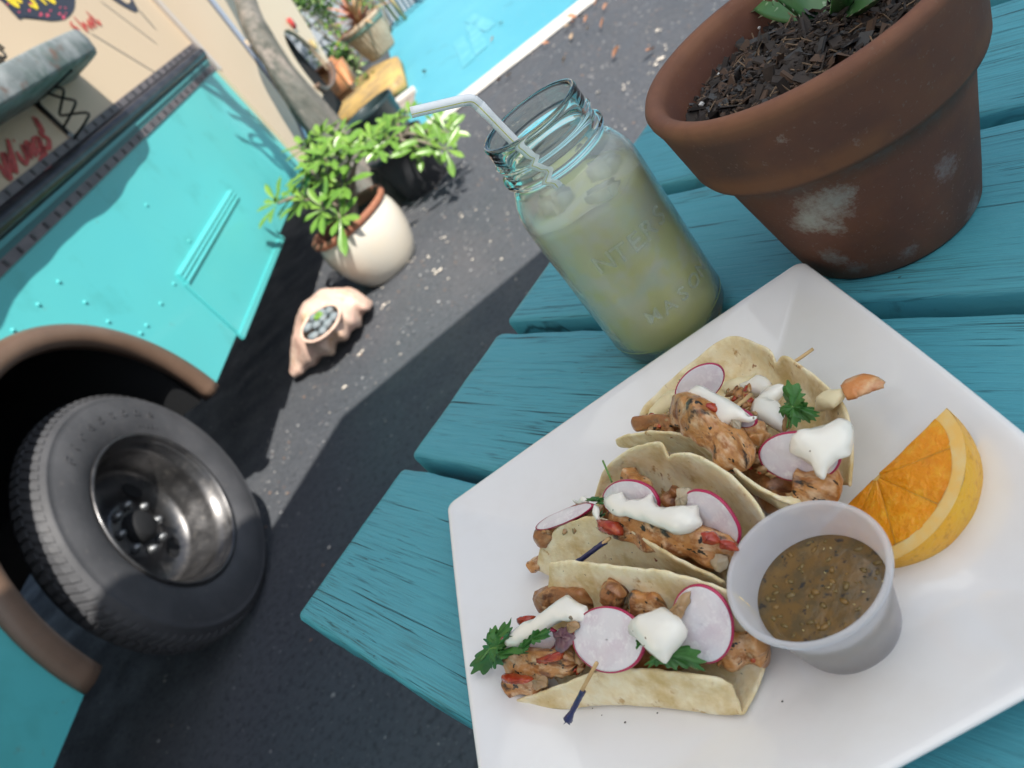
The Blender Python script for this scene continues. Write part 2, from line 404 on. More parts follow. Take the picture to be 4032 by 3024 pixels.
# ================================================================== TRUCK
truck = root('food_truck', 'turquoise and cream food truck with brown wheel arches and a dark rub rail', 'food truck', W(2.6, 0, 0))
ARC_S, ARC_R, SK = 1.53, .50, .40
def arch_z(s, r=ARC_R): return SK + math.sqrt(max(0, r * r - (s - ARC_S) ** 2)) if abs(s - ARC_S) < r else SK
S0, S1 = -1.2, 4.05
ss = sorted(set([S0 + (S1 - S0) * i / 60 for i in range(61)] + [ARC_S + ARC_R * math.cos(a * PI / 40) for a in range(41)]))
bm = B()
rows = [[W(s, 0, arch_z(s) + (1.022 - arch_z(s)) * k / 6) for s in ss] for k in range(7)]
grid(bm, rows)
grid(bm, [[W(s, -.03, arch_z(s)) for s in ss], [W(s, 0, arch_z(s)) for s in ss]])
bm = recalc(bm); part('lower_panel', bm, m_teal, truck)
bm = B(); grid(bm, [[W(s, 0, z) for s in [S0 + (4.05 - S0) * i / 30 for i in range(31)]] for z in (1.155, 1.4, 1.8, 2.3, 2.7)]); part('upper_panel', bm, m_cream, truck)
# roof/back/box so the body is a real volume
bm = B(); box(bm, lambda x, y, z: W(x, y, z), (S0, -2.2, 1.02), (6.0, -.04, 2.72)); part('body_core', bm, m_cream, truck, smooth=False)
for a_, b_, d_ in ((S0, .98, -.04), (2.10, 5.1, -.04), (.98, 2.10, -.82), (5.1, 6.0, -.65)):
    bm = B(); box(bm, lambda x, y, z: W(x, y, z), (a_, -2.2, .62), (b_, d_, 1.019)); part('inner_body', bm, m_dark, truck, smooth=False)
bm = B(); box(bm, lambda x, y, z: W(x, y, z), (-1.0, -2.0, .50), (5.9, -.75, .61)); part('chassis', bm, m_dark, truck, smooth=False)
bm = B()
box(bm, lambda x, y, z: W(x, y, z), (1.0, -.75, .40), (1.06, -.05, 1.0)); box(bm, lambda x, y, z: W(x, y, z), (2.02, -.75, .40), (2.08, -.05, 1.0))
box(bm, lambda x, y, z: W(x, y, z), (1.0, -.8, .36), (2.08, -.75, 1.0)); box(bm, lambda x, y, z: W(x, y, z), (1.0, -.75, .95), (2.08, -.03, 1.0))
for s in (.2, 2.9, 3.6): box(bm, lambda x, y, z: W(x, y, z), (s, -2.0, .42), (s + .06, -.2, .60))
part('wheel_well', bm, m_dark, truck, smooth=False)
# wheel arch lip
bm = B(); rows = []
prof = [(-.024, -.02), (-.028, .010), (-.018, .024), (.0, .028), (.022, .024), (.036, .010), (.038, -.004)]
for (dr, dd) in prof:
    r = []
    for i in range(61):
        a = PI * i / 60; rr = .50 + dr
        r.append(W(ARC_S + rr * math.cos(a), dd, SK + rr * math.sin(a) if 0 < i < 60 else SK + 0.0))
    rows.append(r)
grid(bm, rows); bm = recalc(bm); o_ = part('wheel_arch', bm, m_brown, truck)
mod(o_, 'SOLIDIFY', thickness=.003)
# rub rail
def rail(name, z0, z1, d, m, rnd=False, s0=S0, s1=4.05):
    bm = B()
    if rnd:
        pr_ = [(0, z0)] + [(d * math.sin(PI * k / 8) ** .6, z0 + (z1 - z0) * k / 8) for k in range(1, 8)] + [(0, z1)]
    else: pr_ = [(0, z0), (d, z0), (d, z1), (0, z1)]
    grid(bm, [[W(s, q[0], q[1]) for s in (s0, (s0 + s1) / 2, s1)] for q in pr_])
    for s in (s0, s1): poly(bm, [W(s, q[0], q[1]) for q in pr_])
    recalc(bm); return part(name, bm, m, truck, smooth=rnd)
rail('top_flange', 1.132, 1.158, .006, m_grey)
rail('rub_rail', 1.072, 1.132, .026, m_black, True)
rail('teal_stripe', 1.058, 1.072, .008, m_strip)
rail('groove', 1.042, 1.058, .004, m_dkteal)
rail('bottom_flange', 1.014, 1.042, .006, m_grey)
bm = B()
for i in range(64):
    s = -1.1 + i * .0805
    for z in (1.145, 1.028): box(bm, lambda x, y, q: W(x, y, q), (s, .006, z - .009), (s + .012, .0085, z + .009))
part('flange_rivets', bm, m_black, truck, smooth=False, kind='stuff')
# body rivets
bm = B()
riv = [onp(x * 1000 / 2212 / 1.8228, (650 + y * 1000 / 2212) / 1.0 / 1.8228) for x, y in
       [(1272, 350), (1645, 662), (1755, 660), (1680, 775), (1612, 882), (1512, 1035), (508, 1018), (330, 1217), (738, 1197), (1398, 1208), (940, 1365), (1275, 1398), (1222, 1466), (2165, 940), (1830, 535), (1905, 415), (110, 1440)]]
for s, z in riv: ico(bm, W(s, .001, z), .0062, 2)
for i in range(9): ico(bm, W(.1 + i * .11, .001, .95 - .03 * (i % 3)), .0062, 2)
part('body_rivets', bm, m_teal, truck, kind='stuff')
# hatch + louvre
h0, h1 = onp(395, 610), onp(515, 435)
bm = B()
F = lambda x, y, z: W(x, y, z)
box(bm, F, (2.385, .001, .392), (3.19, .008, .635)); box(bm, F, (2.37, .001, .374), (3.21, .016, .40))
bmesh.ops.bevel(bm, geom=list(bm.edges), offset=.003, segments=2, affect='EDGES')
hp = part('hatch', bm, m_teal, truck, smooth=False)
for z in (.628, .645, .660):
    bm = B(); grid(bm, [[W(s, d, z + q) for s in (2.40, 2.8, 3.17)] for d, q in ((0, .012), (.012, .008), (.016, 0), (.013, -.006), (0, -.004))])
    for s in (2.40, 3.17): poly(bm, [W(s, d, z + q) for d, q in ((0, .012), (.012, .008), (.016, 0), (.013, -.006), (0, -.004))])
    part('louvre', recalc(bm), m_teal, truck)
# cab
def sheet(pts, d, m, name, thick=.02, parent=truck, smooth=False, bev=0):
    bm = B(); prism(bm, [W(s, d - thick, z) for s, z in pts], TN * thick)
    if bev: bmesh.ops.bevel(bm, geom=list(bm.edges), offset=bev, segments=2, affect='EDGES')
    return part(name, bm, m, parent, smooth)
door_x = [(4.25, .46), (4.40, .56), (4.50, .68), (4.555, .85), (4.60, 1.02), (4.66, 1.28), (4.74, 1.7), (4.80, 2.6)]
sheet([(4.053, .44), (4.25, .44)] + door_x + [(4.053, 2.6)], .018, m_cream, 'cab_side_panel')
for off, wd, m, nm, dd in ((.004, .045, m_black, 'door_seal', .012), (.052, .05, m_alu, 'door_trim', .02)):
    a = [(s + off, z) for s, z in door_x]; b = [(s + off + wd, z) for s, z in door_x][::-1]
    sheet(a + b, dd, m, nm)
sheet([(4.053, 1.0), (4.075, 1.0), (4.075, 2.6), (4.053, 2.6)], .024, M('seam_strip', (.5, .47, .45), .4), 'seam_strip')
fend = [(s + .105, z) for s, z in door_x[1:]] + [(6.62, 2.6), (6.45, 1.5), (6.28, 1.05), (6.12, .82), (5.96, .60), (5.90, .52), (5.86, .505), (5.84, .52)]
AFS, AFR = 5.53, .31
for i in range(0, 21):
    a = PI * i / 20; fend.append((AFS + AFR * math.cos(a), .56 + AFR * 1.1 * math.sin(a)))
fend += [(5.22, .5), (4.6, .44)]
sheet(fend, .012, m_cream, 'front_fender', .03)
bm = B(); box(bm, F, (5.15, -.6, .30), (5.9, -.10, .9)); part('front_wheel_well', bm, m_dark, truck, smooth=False)
bm = B()
for dr, dd in ((0, .01), (.02, .03), (.04, .012)): pass
rows = [[W(AFS + (AFR + dr) * math.cos(PI + PI * i / 30), dd, .57 + .09 * math.sin(PI + PI * i / 30) * 1) for i in range(31)] for dr, dd in ((-.02, .0), (-.01, .03), (.01, .035), (.03, .0))]
grid(bm, rows); o_ = part('arch_flange', bm, m_brown, truck); mod(o_, 'SOLIDIFY', thickness=.012)
bm = B(); lathe(bm, [(.0, 0), (.20, 0), (.34, .0), (.362, -.03), (.362, -.2), (.2, -.22)], f=lambda x, y, z: W(5.54 + x, -.30 + z, .362 + y)); part('front_tyre', bm, m_black, truck)
for (u, v, hs, hz, m, nm) in ((625, 55, .035, .075, m_red, 'marker_light'), (672, 100, .03, .07, M('amber_lens', (.55, .45, .22), .3), 'side_reflector')):
    s, z = onp(u, v); bm = B(); box(bm, F, (s - hs, .012, z - hz / 2), (s + hs, .035, z + hz / 2)); bmesh.ops.bevel(bm, geom=list(bm.edges), offset=.008, segments=2, affect='EDGES'); part(nm, bm, m, truck)
m_copper = M('rusty_brown_bumper', (.42, .17, .07), .55, var=[((.55, .28, .12), 14, .4, .7), ((.2, .08, .045), 6, .5, .7)])
bm = B(); box(bm, F, (5.93, -1.6, .30), (6.22, .05, .56)); bmesh.ops.bevel(bm, geom=list(bm.edges), offset=.05, segments=3, affect='EDGES'); part('front_bumper', bm, m_copper, truck)
# door latch marks
s, z = onp(540, 112); bm = B(); box(bm, F, (s - .02, .018, z - .10), (s + .02, .028, z + .06)); bmesh.ops.bevel(bm, geom=list(bm.edges), offset=.004, segments=2, affect='EDGES'); part('door_latch', bm, m_cream, truck)
s, z = onp(535, 112); bm = B(); tube(bm, catmull([W(s + .01, .03, z + .02), W(s + .01, .05, z - .01), W(s + .012, .05, z - .06), W(s + .012, .03, z - .08)], 12), .006, 8); part('door_handle', bm, m_alu, truck)

# ---- decals (flat print)
def decal(pts, m, name, d=.0022, label=None):
    bm = B(); poly(bm, [W(*(onp(u, v)[:1]), d, onp(u, v)[1]) for u, v in pts]); bmesh.ops.triangulate(bm, faces=bm.faces); return part(name, bm, m, truck, False, label)
def stroke(bm, P, wd, d=.0034, ends=.5):
    P = catmull([V((p[0], p[1], 0)) for p in P], 5 * len(P)); k = len(P); L, Rr = [], []
    for i, p in enumerate(P):
        t = (P[min(i + 1, k - 1)] - P[max(i - 1, 0)]).normalized(); q = V((-t.y, t.x, 0))
        ww = wd * (ends + (1 - ends) * math.sin(PI * min(.5, min(i, k - 1 - i) / (k - 1) * 2)) ) * (1 + .25 * nz(p, 60))
        L.append(W((p + q * ww).x, d, (p + q * ww).y)); Rr.append(W((p - q * ww).x, d, (p - q * ww).y))
    grid(bm, [L, Rr])
def smooth_pts(P, n=60):
    return [(p.x, p.y) for p in catmull([V((a, b, 0)) for a, b in P], n)]
splat = smooth_pts([(-2, -2), (12, 12), (28, 30), (42, 43), (50, 38), (62, 35), (85, 42), (110, 46), (135, 43), (150, 34), (159, 20), (161, 5), (160, -12), (150, -50), (60, -60), (-30, -40), (-20, -15)], 90)
decal(splat, m_navy, 'logo_splash', label='navy splash decal with pink flecks')
bm = B(); rr = random.Random(3)
for u, v, q in [(87, 32, 6), (101, 34, 5), (62, 24, 4), (40, 27, 3), (127, 31, 4), (136, 38, 5), (141, 30, 2.5), (129, 17, 3), (64, 9, 5), (16, 10, 3), (108, 24, 3), (140, 18, 3)]:
    po = []
    for i in range(10):
        a = i * .628; k = q * (.5 + .6 * rr.random()); po.append((u + k * math.cos(a), v + k * .9 * math.sin(a)))
    poly(bm, [W(onp(*p)[0], .003, onp(*p)[1]) for p in po])
bmesh.ops.triangulate(bm, faces=bm.faces); part('pink_flecks', bm, m_pink, truck, False, kind='stuff')
# digits 340, painted by hand; baseline runs along the truck
def dg(u, v): return onp(u, v)
bm = B()
b0 = V((*dg(70, 21), 0)); b1 = V((*dg(119, 3), 0)); H = .105
def digit(P, ox): stroke(bm, [(b0.x + (b1.x - b0.x) * (ox + x) / 2.1, b0.y + (b1.y - b0.y) * (ox + x) / 2.1 + y * H) for x, y in P], .0095)
digit([(.05, .85), (.3, 1.05), (.55, .85), (.3, .58), (.55, .35), (.35, .03), (.02, .15)], 0)
digit([(.35, 1.0), (.05, .42), (.62, .40)], .75); digit([(.45, .75), (.45, -.02)], .75)
digit([(.35, 1.02), (.08, .75), (.1, .25), (.35, .0), (.6, .25), (.6, .75), (.35, 1.02)], 1.5)
for P in ([(-1.0, 1.0), (-.9, .35), (-.7, .3), (-.62, .9)], [(-.45, .95), (-.4, .4), (-.2, .35)]): digit(P, 0)
part('yellow_numerals', bm, m_yel, truck, False)
loop = smooth_pts([(235, -6), (262, 12), (284, 24), (294, 27), (297, 20), (290, 8), (282, -6), (270, -30), (240, -30), (235, -6)], 50)
decal(loop[:-1], m_navy, 'decal_loop')
decal(smooth_pts([(253, -6), (268, 6), (276, 9), (281, 3), (276, -6), (262, -14)], 24), m_cream, 'decal_loop_hole', .0036)
# script 'Wings'
bm = B(); s0, z0 = onp(0, 378); s1, z1 = onp(98, 303)
def wst(P, x0, wd=.0085): stroke(bm, [(s0 + (x0 + x + .22 * y) * (s1 - s0), z0 - .02 + (z1 - z0) * (x0 + x) + y * .075) for x, y in P], wd)
wst([(-.06, .95), (.0, .35), (.05, .0), (.13, .75), (.18, .05), (.30, 1.05)], .0, .010)
wst([(.02, .55), (.05, .1), (.12, .1)], .33); wst([(.0, .9), (.02, .86)], .38, .007)
wst([(.0, .05), (.04, .58), (.06, .1), (.10, .5), (.15, .55), (.15, .08), (.22, .12)], .46)
wst([(.16, .52), (.06, .55), (.02, .2), (.10, .08), (.16, .5), (.14, -.35), (.02, -.5), (.0, -.25), (.2, .1)], .66)
wst([(.14, .62), (.05, .5), (.14, .25), (.08, .0), (-.02, .08)], .85); wst([(.1, .6), (.1, 1.1), (.15, .65)], .83)
part('script_lettering', bm, m_red, truck, False, label='red hand-painted lettering reading Wings')
s0, z0 = onp(182, 78)
for P in ([(0, .06), (-.02, .045), (0, .03), (-.02, .01)], [(.05, .07), (.045, .01), (.07, .04), (.085, .01)], [(.10, .035), (.10, .01), (.12, .04), (.13, .01), (.15, .045), (.16, .01)], [(.17, .07), (.18, .01), (.20, .03)]):
    bm = B(); stroke(bm, [(s0 + x, z0 + z) for x, z in P], .0055); part('script_letter', bm, m_red, truck, False)

# ---- rear wheel
WS, WZ, WD = 1.595, .362, -.055
wheel = root('wheel', None, None, W(2.6, 0, 0)); wheel.parent = truck; wheel.matrix_parent_inverse = Matrix.Identity(4); wheel.location = (0, 0, 0); RM[wheel] = RM[truck]
wf = lambda x, y, z: W(WS + x, WD + z, WZ + y)
bm = B()
lathe(bm, [(.208, -.012), (.222, -.004), (.240, .004), (.262, .010), (.290, .011), (.318, .006), (.330, .001), (.333, .003), (.336, -.003), (.345, -.010), (.354, -.024), (.3585, -.045), (.360, -.07), (.3585, -.095), (.345, -.115), (.3, -.13), (.215, -.13)], f=wf, n=120)
part('tyre', recalc(bm), m_tyre, wheel)
bm = B()
for k in range(84):
    a0 = 2 * PI * k / 84; da = 2 * PI / 84 * .62
    def tb(x, y, z, a0=a0): # x angle fraction, y radius, z depth
        a = a0 + da * x + z * 1.6; return wf(y * math.cos(a), y * math.sin(a), z)
    v = [tb(x, y, z) for x in (0, 1) for (y, z) in ((.347, -.008), (.3575, -.022), (.364, -.05), (.350, -.05))]
    q = [bm.verts.new(p) for p in v]
    for f_ in ((0, 1, 2, 3), (7, 6, 5, 4), (0, 4, 5, 1), (1, 5, 6, 2), (2, 6, 7, 3)): bm.faces.new([q[i] for i in f_])
    for (z0, z1, of) in ((-.056, -.082, .5),):
        q = [bm.verts.new(wf(r * math.cos(a0 + da * (x + of)), r * math.sin(a0 + da * (x + of)), z)) for x in (0, 1) for r in (.355, .366) for z in (z0, z1)]
        for f_ in ((0, 1, 3, 2), (4, 6, 7, 5), (2, 3, 7, 6), (0, 4, 5, 1), (0, 2, 6, 4), (1, 5, 7, 3)): bm.faces.new([q[i] for i in f_])
part('tread_blocks', recalc(bm), m_tyre, wheel, False, kind='stuff')
bm = B()
lathe(bm, [(.2225, -.002), (.2225, .004), (.216, .006), (.211, .0), (.209, -.02), (.200, -.028), (.192, -.045), (.190, -.075), (.183, -.085), (.180, -.12), (.172, -.135), (.150, -.148), (.120, -.150), (.095, -.142), (.085, -.125), (.078, -.122), (.0, -.122)], f=wf, n=96)
part('rim', bm, m_rim, wheel)
for k in range(4):
    bm = B(); a = math.radians(20 + 90 * k); cx, cy = .137 * math.cos(a), .137 * math.sin(a)
    t1 = V((math.cos(a), math.sin(a))); t2 = V((-t1.y, t1.x)); ringp = []
    for i in range(20):
        b = 2 * PI * i / 20; e = t1 * (.021 * math.cos(b)) + t2 * (.032 * math.sin(b))
        ringp.append((cx + e.x, cy + e.y))
    prism(bm, [wf(x, y, -.1465) for x, y in ringp], TN * .0015); part('hand_hole', bm, m_dark, wheel, False)
bm = B(); lathe(bm, [(.0, -.085), (.030, -.085), (.036, -.09), (.045, -.1), (.047, -.123)], f=wf, n=32); part('hub_cap', bm, m_dark, wheel)
nm_mesh = None
for k in range(8):
    a = 2 * PI * k / 8 + .2; bm = B()
    lathe(bm, [(.0, .026), (.006, .025), (.009, .018), (.012, .016), (.013, 0)], f=lambda x, y, z: wf(.068 * math.cos(a) + x, .068 * math.sin(a) + y, -.121 + z), n=6)
    if nm_mesh is None: part('lug_nut', bm, m_chrome, wheel, True)
    else: part('lug_nut', bm, m_chrome, wheel, True)
    nm_mesh = 1
# raised sidewall lettering
def arc_text(body, rad, size, a_mid, step, d):
    for i, ch in enumerate(body):
        t_ = text_bm(ch, size, 0, .0026)
        if not t_.verts: t_.free(); continue
        xs = [v.co.x for v in t_.verts]; cx = (min(xs) + max(xs)) / 2
        a = a_mid - (i - (len(body) - 1) / 2) * step
        for v in t_.verts:
            aa = a - (v.co.x - cx) / rad; rr_ = rad + v.co.y
            v.co = wf(rr_ * math.cos(aa), rr_ * math.sin(aa), d + v.co.z)
        part('raised_letter', t_, m_tyre, wheel, False)
se, ze = onp(318, 902, WD); ae = math.atan2(ze - WZ, se - WS)
arc_text('Firestone', .272, .040, ae + 4 * .155, .155, .0105)
arc_text('STEEL', .2405, .014, ae + .05, .060, .0046)

# ---- serving shelf with wire brackets
m_shelf = M('mottled_shelf', (.16, .19, .195), .6, var=[((.27, .30, .31), 16, .42, .62), ((.07, .12, .105), 9, .5, .68), ((.16, .11, .09), 22, .58, .7)], bump=[(40, .5, .004), (9, .4, .01)], scale=(1, 1, 1))
ol = smooth_pts([(.9, .0), (.9, .205), (1.4, .215), (1.9, .20), (2.3, .215), (2.66, .205), (2.80, .185), (2.88, .13), (2.93, .05), (2.95, .0)], 70)
bm = B(); rows = []
for (ins, z) in ((.02, 1.285), (.004, 1.288), (0, 1.297), (-.003, 1.33), (0, 1.362), (.004, 1.369), (.02, 1.371)):
    r = []
    for i, (s, d) in enumerate(ol):
        k = 1 if d > .02 else 0
        w_ = .010 * nz((s * 7, d * 9, z * 5), 1.0)
        r.append(W(s - (ins if s > 2.5 else 0) * k, max(.0, d - ins * k + w_ * k), z + .004 * nz((s * 5, 1, z), 1)))
    rows.append(r)
grid(bm, rows); bm.faces.new([v for v in bm.verts][:len(ol)][::-1]); bm.verts.ensure_lookup_table(); bm.faces.new([bm.verts[len(ol) * 6 + i] for i in range(len(ol))])
shelf = part('serving_shelf', recalc(bm), m_shelf, truck)
for s in (2.60, 1.35):
    bm = B(); r_ = .0045
    def bt(P, rad=r_, n=14): tube(bm, catmull([W(s, d, z) for d, z in P], n), rad, 8)
    box(bm, F, (s - .011, .001, 1.145), (s + .011, .006, 1.285))
    bt([(.006, 1.16), (.008, 1.25), (.012, 1.285), (.04, 1.286), (.11, 1.284), (.17, 1.283)])
    bt([(.088, 1.284), (.100, 1.268), (.098, 1.258), (.055, 1.236), (.033, 1.224), (.034, 1.216), (.066, 1.198), (.098, 1.178), (.099, 1.168), (.06, 1.158), (.006, 1.150)], .0042, 60)
    bt([(.055, 1.285), (.076, 1.252), (.098, 1.226), (.099, 1.216), (.06, 1.203), (.006, 1.19)], .0042, 40)
    o_ = part('shelf_bracket', bm, m_iron, truck)
    for z in (1.298, 1.163):
        bm = B(); lathe(bm, [(.0, .006), (.004, .006), (.012, .004), (.014, 0)], f=lambda x, y, q: W(s + x, .003 + q, z + y), n=20); part('bracket_washer', bm, m_chrome, o_)
# things on the shelf
bm = B()
def irn(P, rad=.006, n=16): tube(bm, catmull([W(*p) for p in P], n), rad, 8)
zt = 1.371
irn([(2.30, .10, zt + .006), (2.45, .10, zt + .006), (2.62, .10, zt + .006)], .007)
irn([(2.46, .10, zt + .006), (2.465, .10, zt + .07), (2.50, .10, zt + .30)], .008)
for sg, s_ in ((1, 2.50), (-1, 2.44)):
    P = []
    for i in range(22):
        a = i * .36; r = .036 * (1 - i / 30); P.append((s_ - sg * 0.004 + sg * r * math.cos(a) * .9, .10, zt + .055 + r * math.sin(a)))
    irn(P, .004, 44)
thing('iron_rack', bm, m_iron, 'black wrought iron rack with scrolls standing on the truck shelf', 'rack')
bm = B(); box(bm, F, (2.08, .05, zt), (2.36, .17, zt + .11)); bmesh.ops.bevel(bm, geom=list(bm.edges), offset=.01, segments=2, affect='EDGES')
thing('wooden_box', bm, M('brown_wood', (.22, .15, .09), .6, var=[((.14, .09, .05), 30, .4, .7)], scale=(1, 1, 6)), 'brown wooden box on the truck shelf beside the iron rack', 'box')

# ================================================================== YARD
# tree
tr = root('tree', 'grey barked tree trunk with flared roots beside the truck door', 'tree', W(4.15, .22, 0))
bm = B()
tp = [(4.03, -.05), (4.03, .18), (4.05, .40), (4.07, .60), (4.12, .78), (4.22, .95), (4.36, 1.08), (4.55, 1.2), (4.9, 1.6), (5.2, 2.2), (5.4, 3.0)]
path = catmull([W(s, .22, z) for s, z in tp], 60)
def bark(q, p):
    d = q - p; a = math.atan2(d.y, d.x); fl = max(0, (.55 - p.z) / .55)
    return p + d * (1 + .55 * fl * max(0, math.sin(a * 3 + 1.0)) + .22 * nz((math.cos(a) * 1.2, math.sin(a) * 1.2, p.z * 2.5), 1.6) + .06 * nz(q, 25))
tube(bm, path, lambda t: .040 + .018 * (1 - t) + .10 * math.exp(-t * 8), 28, fn=bark)
part('trunk', bm, m_bark, tr)
def leaf_mesh(L, wd, bend=.25, fold=.25, obov=.68, n=6):
    """leaf along +X from origin, obovate, cupped"""
    bm = B(); rows = []
    for i in range(n + 1):
        t = i / n; hw = wd * (math.sin(PI * min(1, t ** (math.log(.5) / math.log(obov)))) ** .8) * .5 + .0006
        x = L * t; z = -bend * L * t * t * .6 + .08 * L * t
        rows.append([V((x, -hw, z + fold * hw)), V((x, -hw * .45, z + .02 * hw)), V((x, 0, z - fold * .12 * hw)), V((x, hw * .45, z + .02 * hw)), V((x, hw, z + fold * hw))])
    grid(bm, rows); return bm
def lm(L, wd, **k):
    return mesh_of(leaf_mesh(L, wd, **k), 'leaf')
LM = []
for (m_, L, wd, be) in ((m_leaf, .090, .024, .3), (m_leaf, .082, .025, .1), (m_leaf2, .080, .022, .2), (m_leaf2, .065, .019, -.1)):
    me = lm(L, wd, bend=be); me.materials.append(m_); LM.append(me)
def put_leaf(parent, me, pos, d, up, sc, name='leaf'):
    d = d.normalized(); s = up.cross(d); s = s.normalized() if s.length > 1e-5 else d.orthogonal().normalized(); u = d.cross(s)
    Mx = Matrix(((d.x * sc, s.x * sc, u.x * sc, pos.x), (d.y * sc, s.y * sc, u.y * sc, pos.y), (d.z * sc, s.z * sc, u.z * sc, pos.z), (0, 0, 0, 1)))
    o = bpy.data.objects.new(name, me); C.objects.link(o); o.parent = parent; o.matrix_local = RM[parent].inverted() @ Mx; return o
def rosette(parent, c, axis, n, sc, rr):
    axis = axis.normalized(); t1 = axis.orthogonal().normalized(); t2 = axis.cross(t1)
    for i in range(n):
        a = i * 2.4 + rr.random() * .5; lift = .05 + .55 * i / n + rr.uniform(-.12, .12)
        d = (t1 * math.cos(a) + t2 * math.sin(a)) * math.cos(lift) + axis * math.sin(lift)
        put_leaf(parent, LM[(0, 1, 0, 2)[i % 4] if i < n * .7 else 2 + i % 2], c + d * .006, d, axis, sc * rr.uniform(.8, 1.15) * (1 - .3 * i / n))
# cream glazed pot and its plant
wp = root('glazed_pot', 'cream glazed round pot with an unglazed terracotta rim standing on the asphalt', 'plant pot', (-.045, 3.39, 0))
PC = V((-.045, 3.39, 0))
bm = B(); lathe(bm, [(0, .004), (.124, .004), (.128, .0), (.139, .01), (.167, .06), (.187, .12), (.196, .18), (.194, .225), (.186, .255), (.179, .268)], PC, 72); part('pot_body', bm, m_whiteglaze, wp)
bm = B(); lathe(bm, [(.179, .268), (.188, .270), (.194, .276), (.196, .288), (.192, .297), (.182, .300), (.173, .296), (.169, .28), (.166, .20)], PC, 72); part('rim', bm, m_terra, wp)
bm = B(); lathe(bm, [(.160, .255), (.10, .262), (0, .268)], PC, 40); thing('potting_soil', bm, m_soil, 'soil filling the cream glazed pot', 'soil', kind='stuff')
for (u, v, r, m, cat, lab) in ((765, 470, .026, m_pebble, 'stone', 'pale stone on the soil of the cream pot'), (742, 462, .022, M('teal_glass', (.03, .30, .27), .2), 'stone', 'teal glass lump on the soil of the cream pot'), (752, 480, .02, m_pebble, 'stone', 'small grey stone beside the teal glass lump')):
    bm = B(); ico(bm, pt(u, v, .275), r, 2, (1, .8, .7), None, .3, 2, u); thing('decorative_stone', bm, m, lab, cat)
def bush(name, label, base, y, tips, seed, stems_z, n=10, sc=1.0, group=None):
    rr = random.Random(seed); ro = root(name, label, 'potted plant', base, group=group)
    for (u, v, dy, k) in tips:
        c = pd(u, v, y + dy)
        b0 = V(base) + V((rr.uniform(-.03, .03), rr.uniform(-.03, .03), stems_z))
        ax = ((c - b0).normalized() * .8 + V((0, -.35, .75)) + V((rr.uniform(-.3, .3), rr.uniform(-.2, .2), 0)))
        bm = B(); mid = b0.lerp(c, .5) + V((0, 0, .05 + .04 * rr.random()))
        tube(bm, catmull([b0, mid, c], 12), lambda t: .012 - .007 * t, 8); part('stem', bm, m_stem, ro)
        rosette(ro, c, ax, int(n * k), sc, rr)
    return ro
bush('rosette_plant', 'green plant with glossy leaf rosettes growing from the cream glazed pot', (-.045, 3.39, .26), 3.40,
     [(600, 440, -.05, 1.1), (632, 425, .05, .8), (658, 432, -.08, 1.2), (700, 452, -.15, 1.2), (735, 470, -.18, 1.0), (690, 395, .1, 1.0), (715, 380, 0, 1.2), (660, 320, .12, 1), (695, 295, .1, 1.2), (728, 300, .05, 1), (745, 320, -.05, 1.1), (770, 315, 0, 1), (720, 340, -.1, 1), (755, 350, -.1, 1), (800, 300, -.02, 1.25), (786, 330, -.08, 1.1), (690, 350, -.1, 1.1), (740, 400, -.12, .9), (672, 372, 0, 1)], 5, .0, 9, 1.5)
# black pot and its plant
bp = root('black_pot', 'black plastic nursery pot half hidden behind the cream glazed pot', 'plant pot', (.36, 3.98, 0))
bc = V((.36, 4.0, 0))
bm = B(); lathe(bm, [(0, .004), (.118, .0), (.126, .01), (.145, .15), (.156, .24), (.165, .242), (.167, .268), (.160, .272), (.152, .266), (.148, .22), (.135, .19), (0, .2)], bc, 48); part('pot_body', bm, m_blackpot, bp)
bm = B(); box(bm, lambda x, y, z: bc + V((x, y, z)), (.130, -.06, .03), (.150, -.02, .14)); part('tape', bm, M('silver_tape', (.5, .5, .5), .35), bp, False)
bush('rosette_plant', 'spreading green plant with leaf rosettes growing from the black nursery pot', (.36, 4.0, .2), 3.95,
     [(860, 262, .1, 1.2), (885, 250, .1, 1), (838, 275, .0, 1), (925, 300, -.3, 1.2), (945, 268, -.2, 1), (965, 285, -.35, 1.2), (905, 318, -.2, 1), (840, 300, -.1, 1.1), (962, 322, -.5, .9), (820, 318, -.1, 1)], 9, .0, 9, 1.45)
# black tub
tb = root('black_tub', 'empty black planter tub between the tree trunk and the cyan bay', 'planter', (.47, 5.05, 0)); tc_ = V((.475, 5.08, 0))
bm = B(); lathe(bm, [(0, .003), (.13, .0), (.14, .02), (.165, .28), (.172, .285), (.174, .305), (.168, .31), (.160, .30), (.155, .24), (.15, .20), (0, .205)], tc_, 56); part('tub_body', bm, M('black_green_tub', (.02, .04, .045), .35), tb)
bm = B(); ico(bm, tc_ + V((.02, .03, .215)), .09, 3, (1.2, .8, .4), None, .3, 2, 4); thing('grey_rock', bm, m_pebble, 'grey rock lying inside the black planter tub', 'rock')
bm = B(); ico(bm, tc_ + V((-.03, -.09, .213)), .045, 2, (1.2, .8, .5), None, .3, 2, 4); thing('tan_rock', bm, m_tanpot, 'small tan rock inside the black planter tub in front of the grey rock', 'rock')
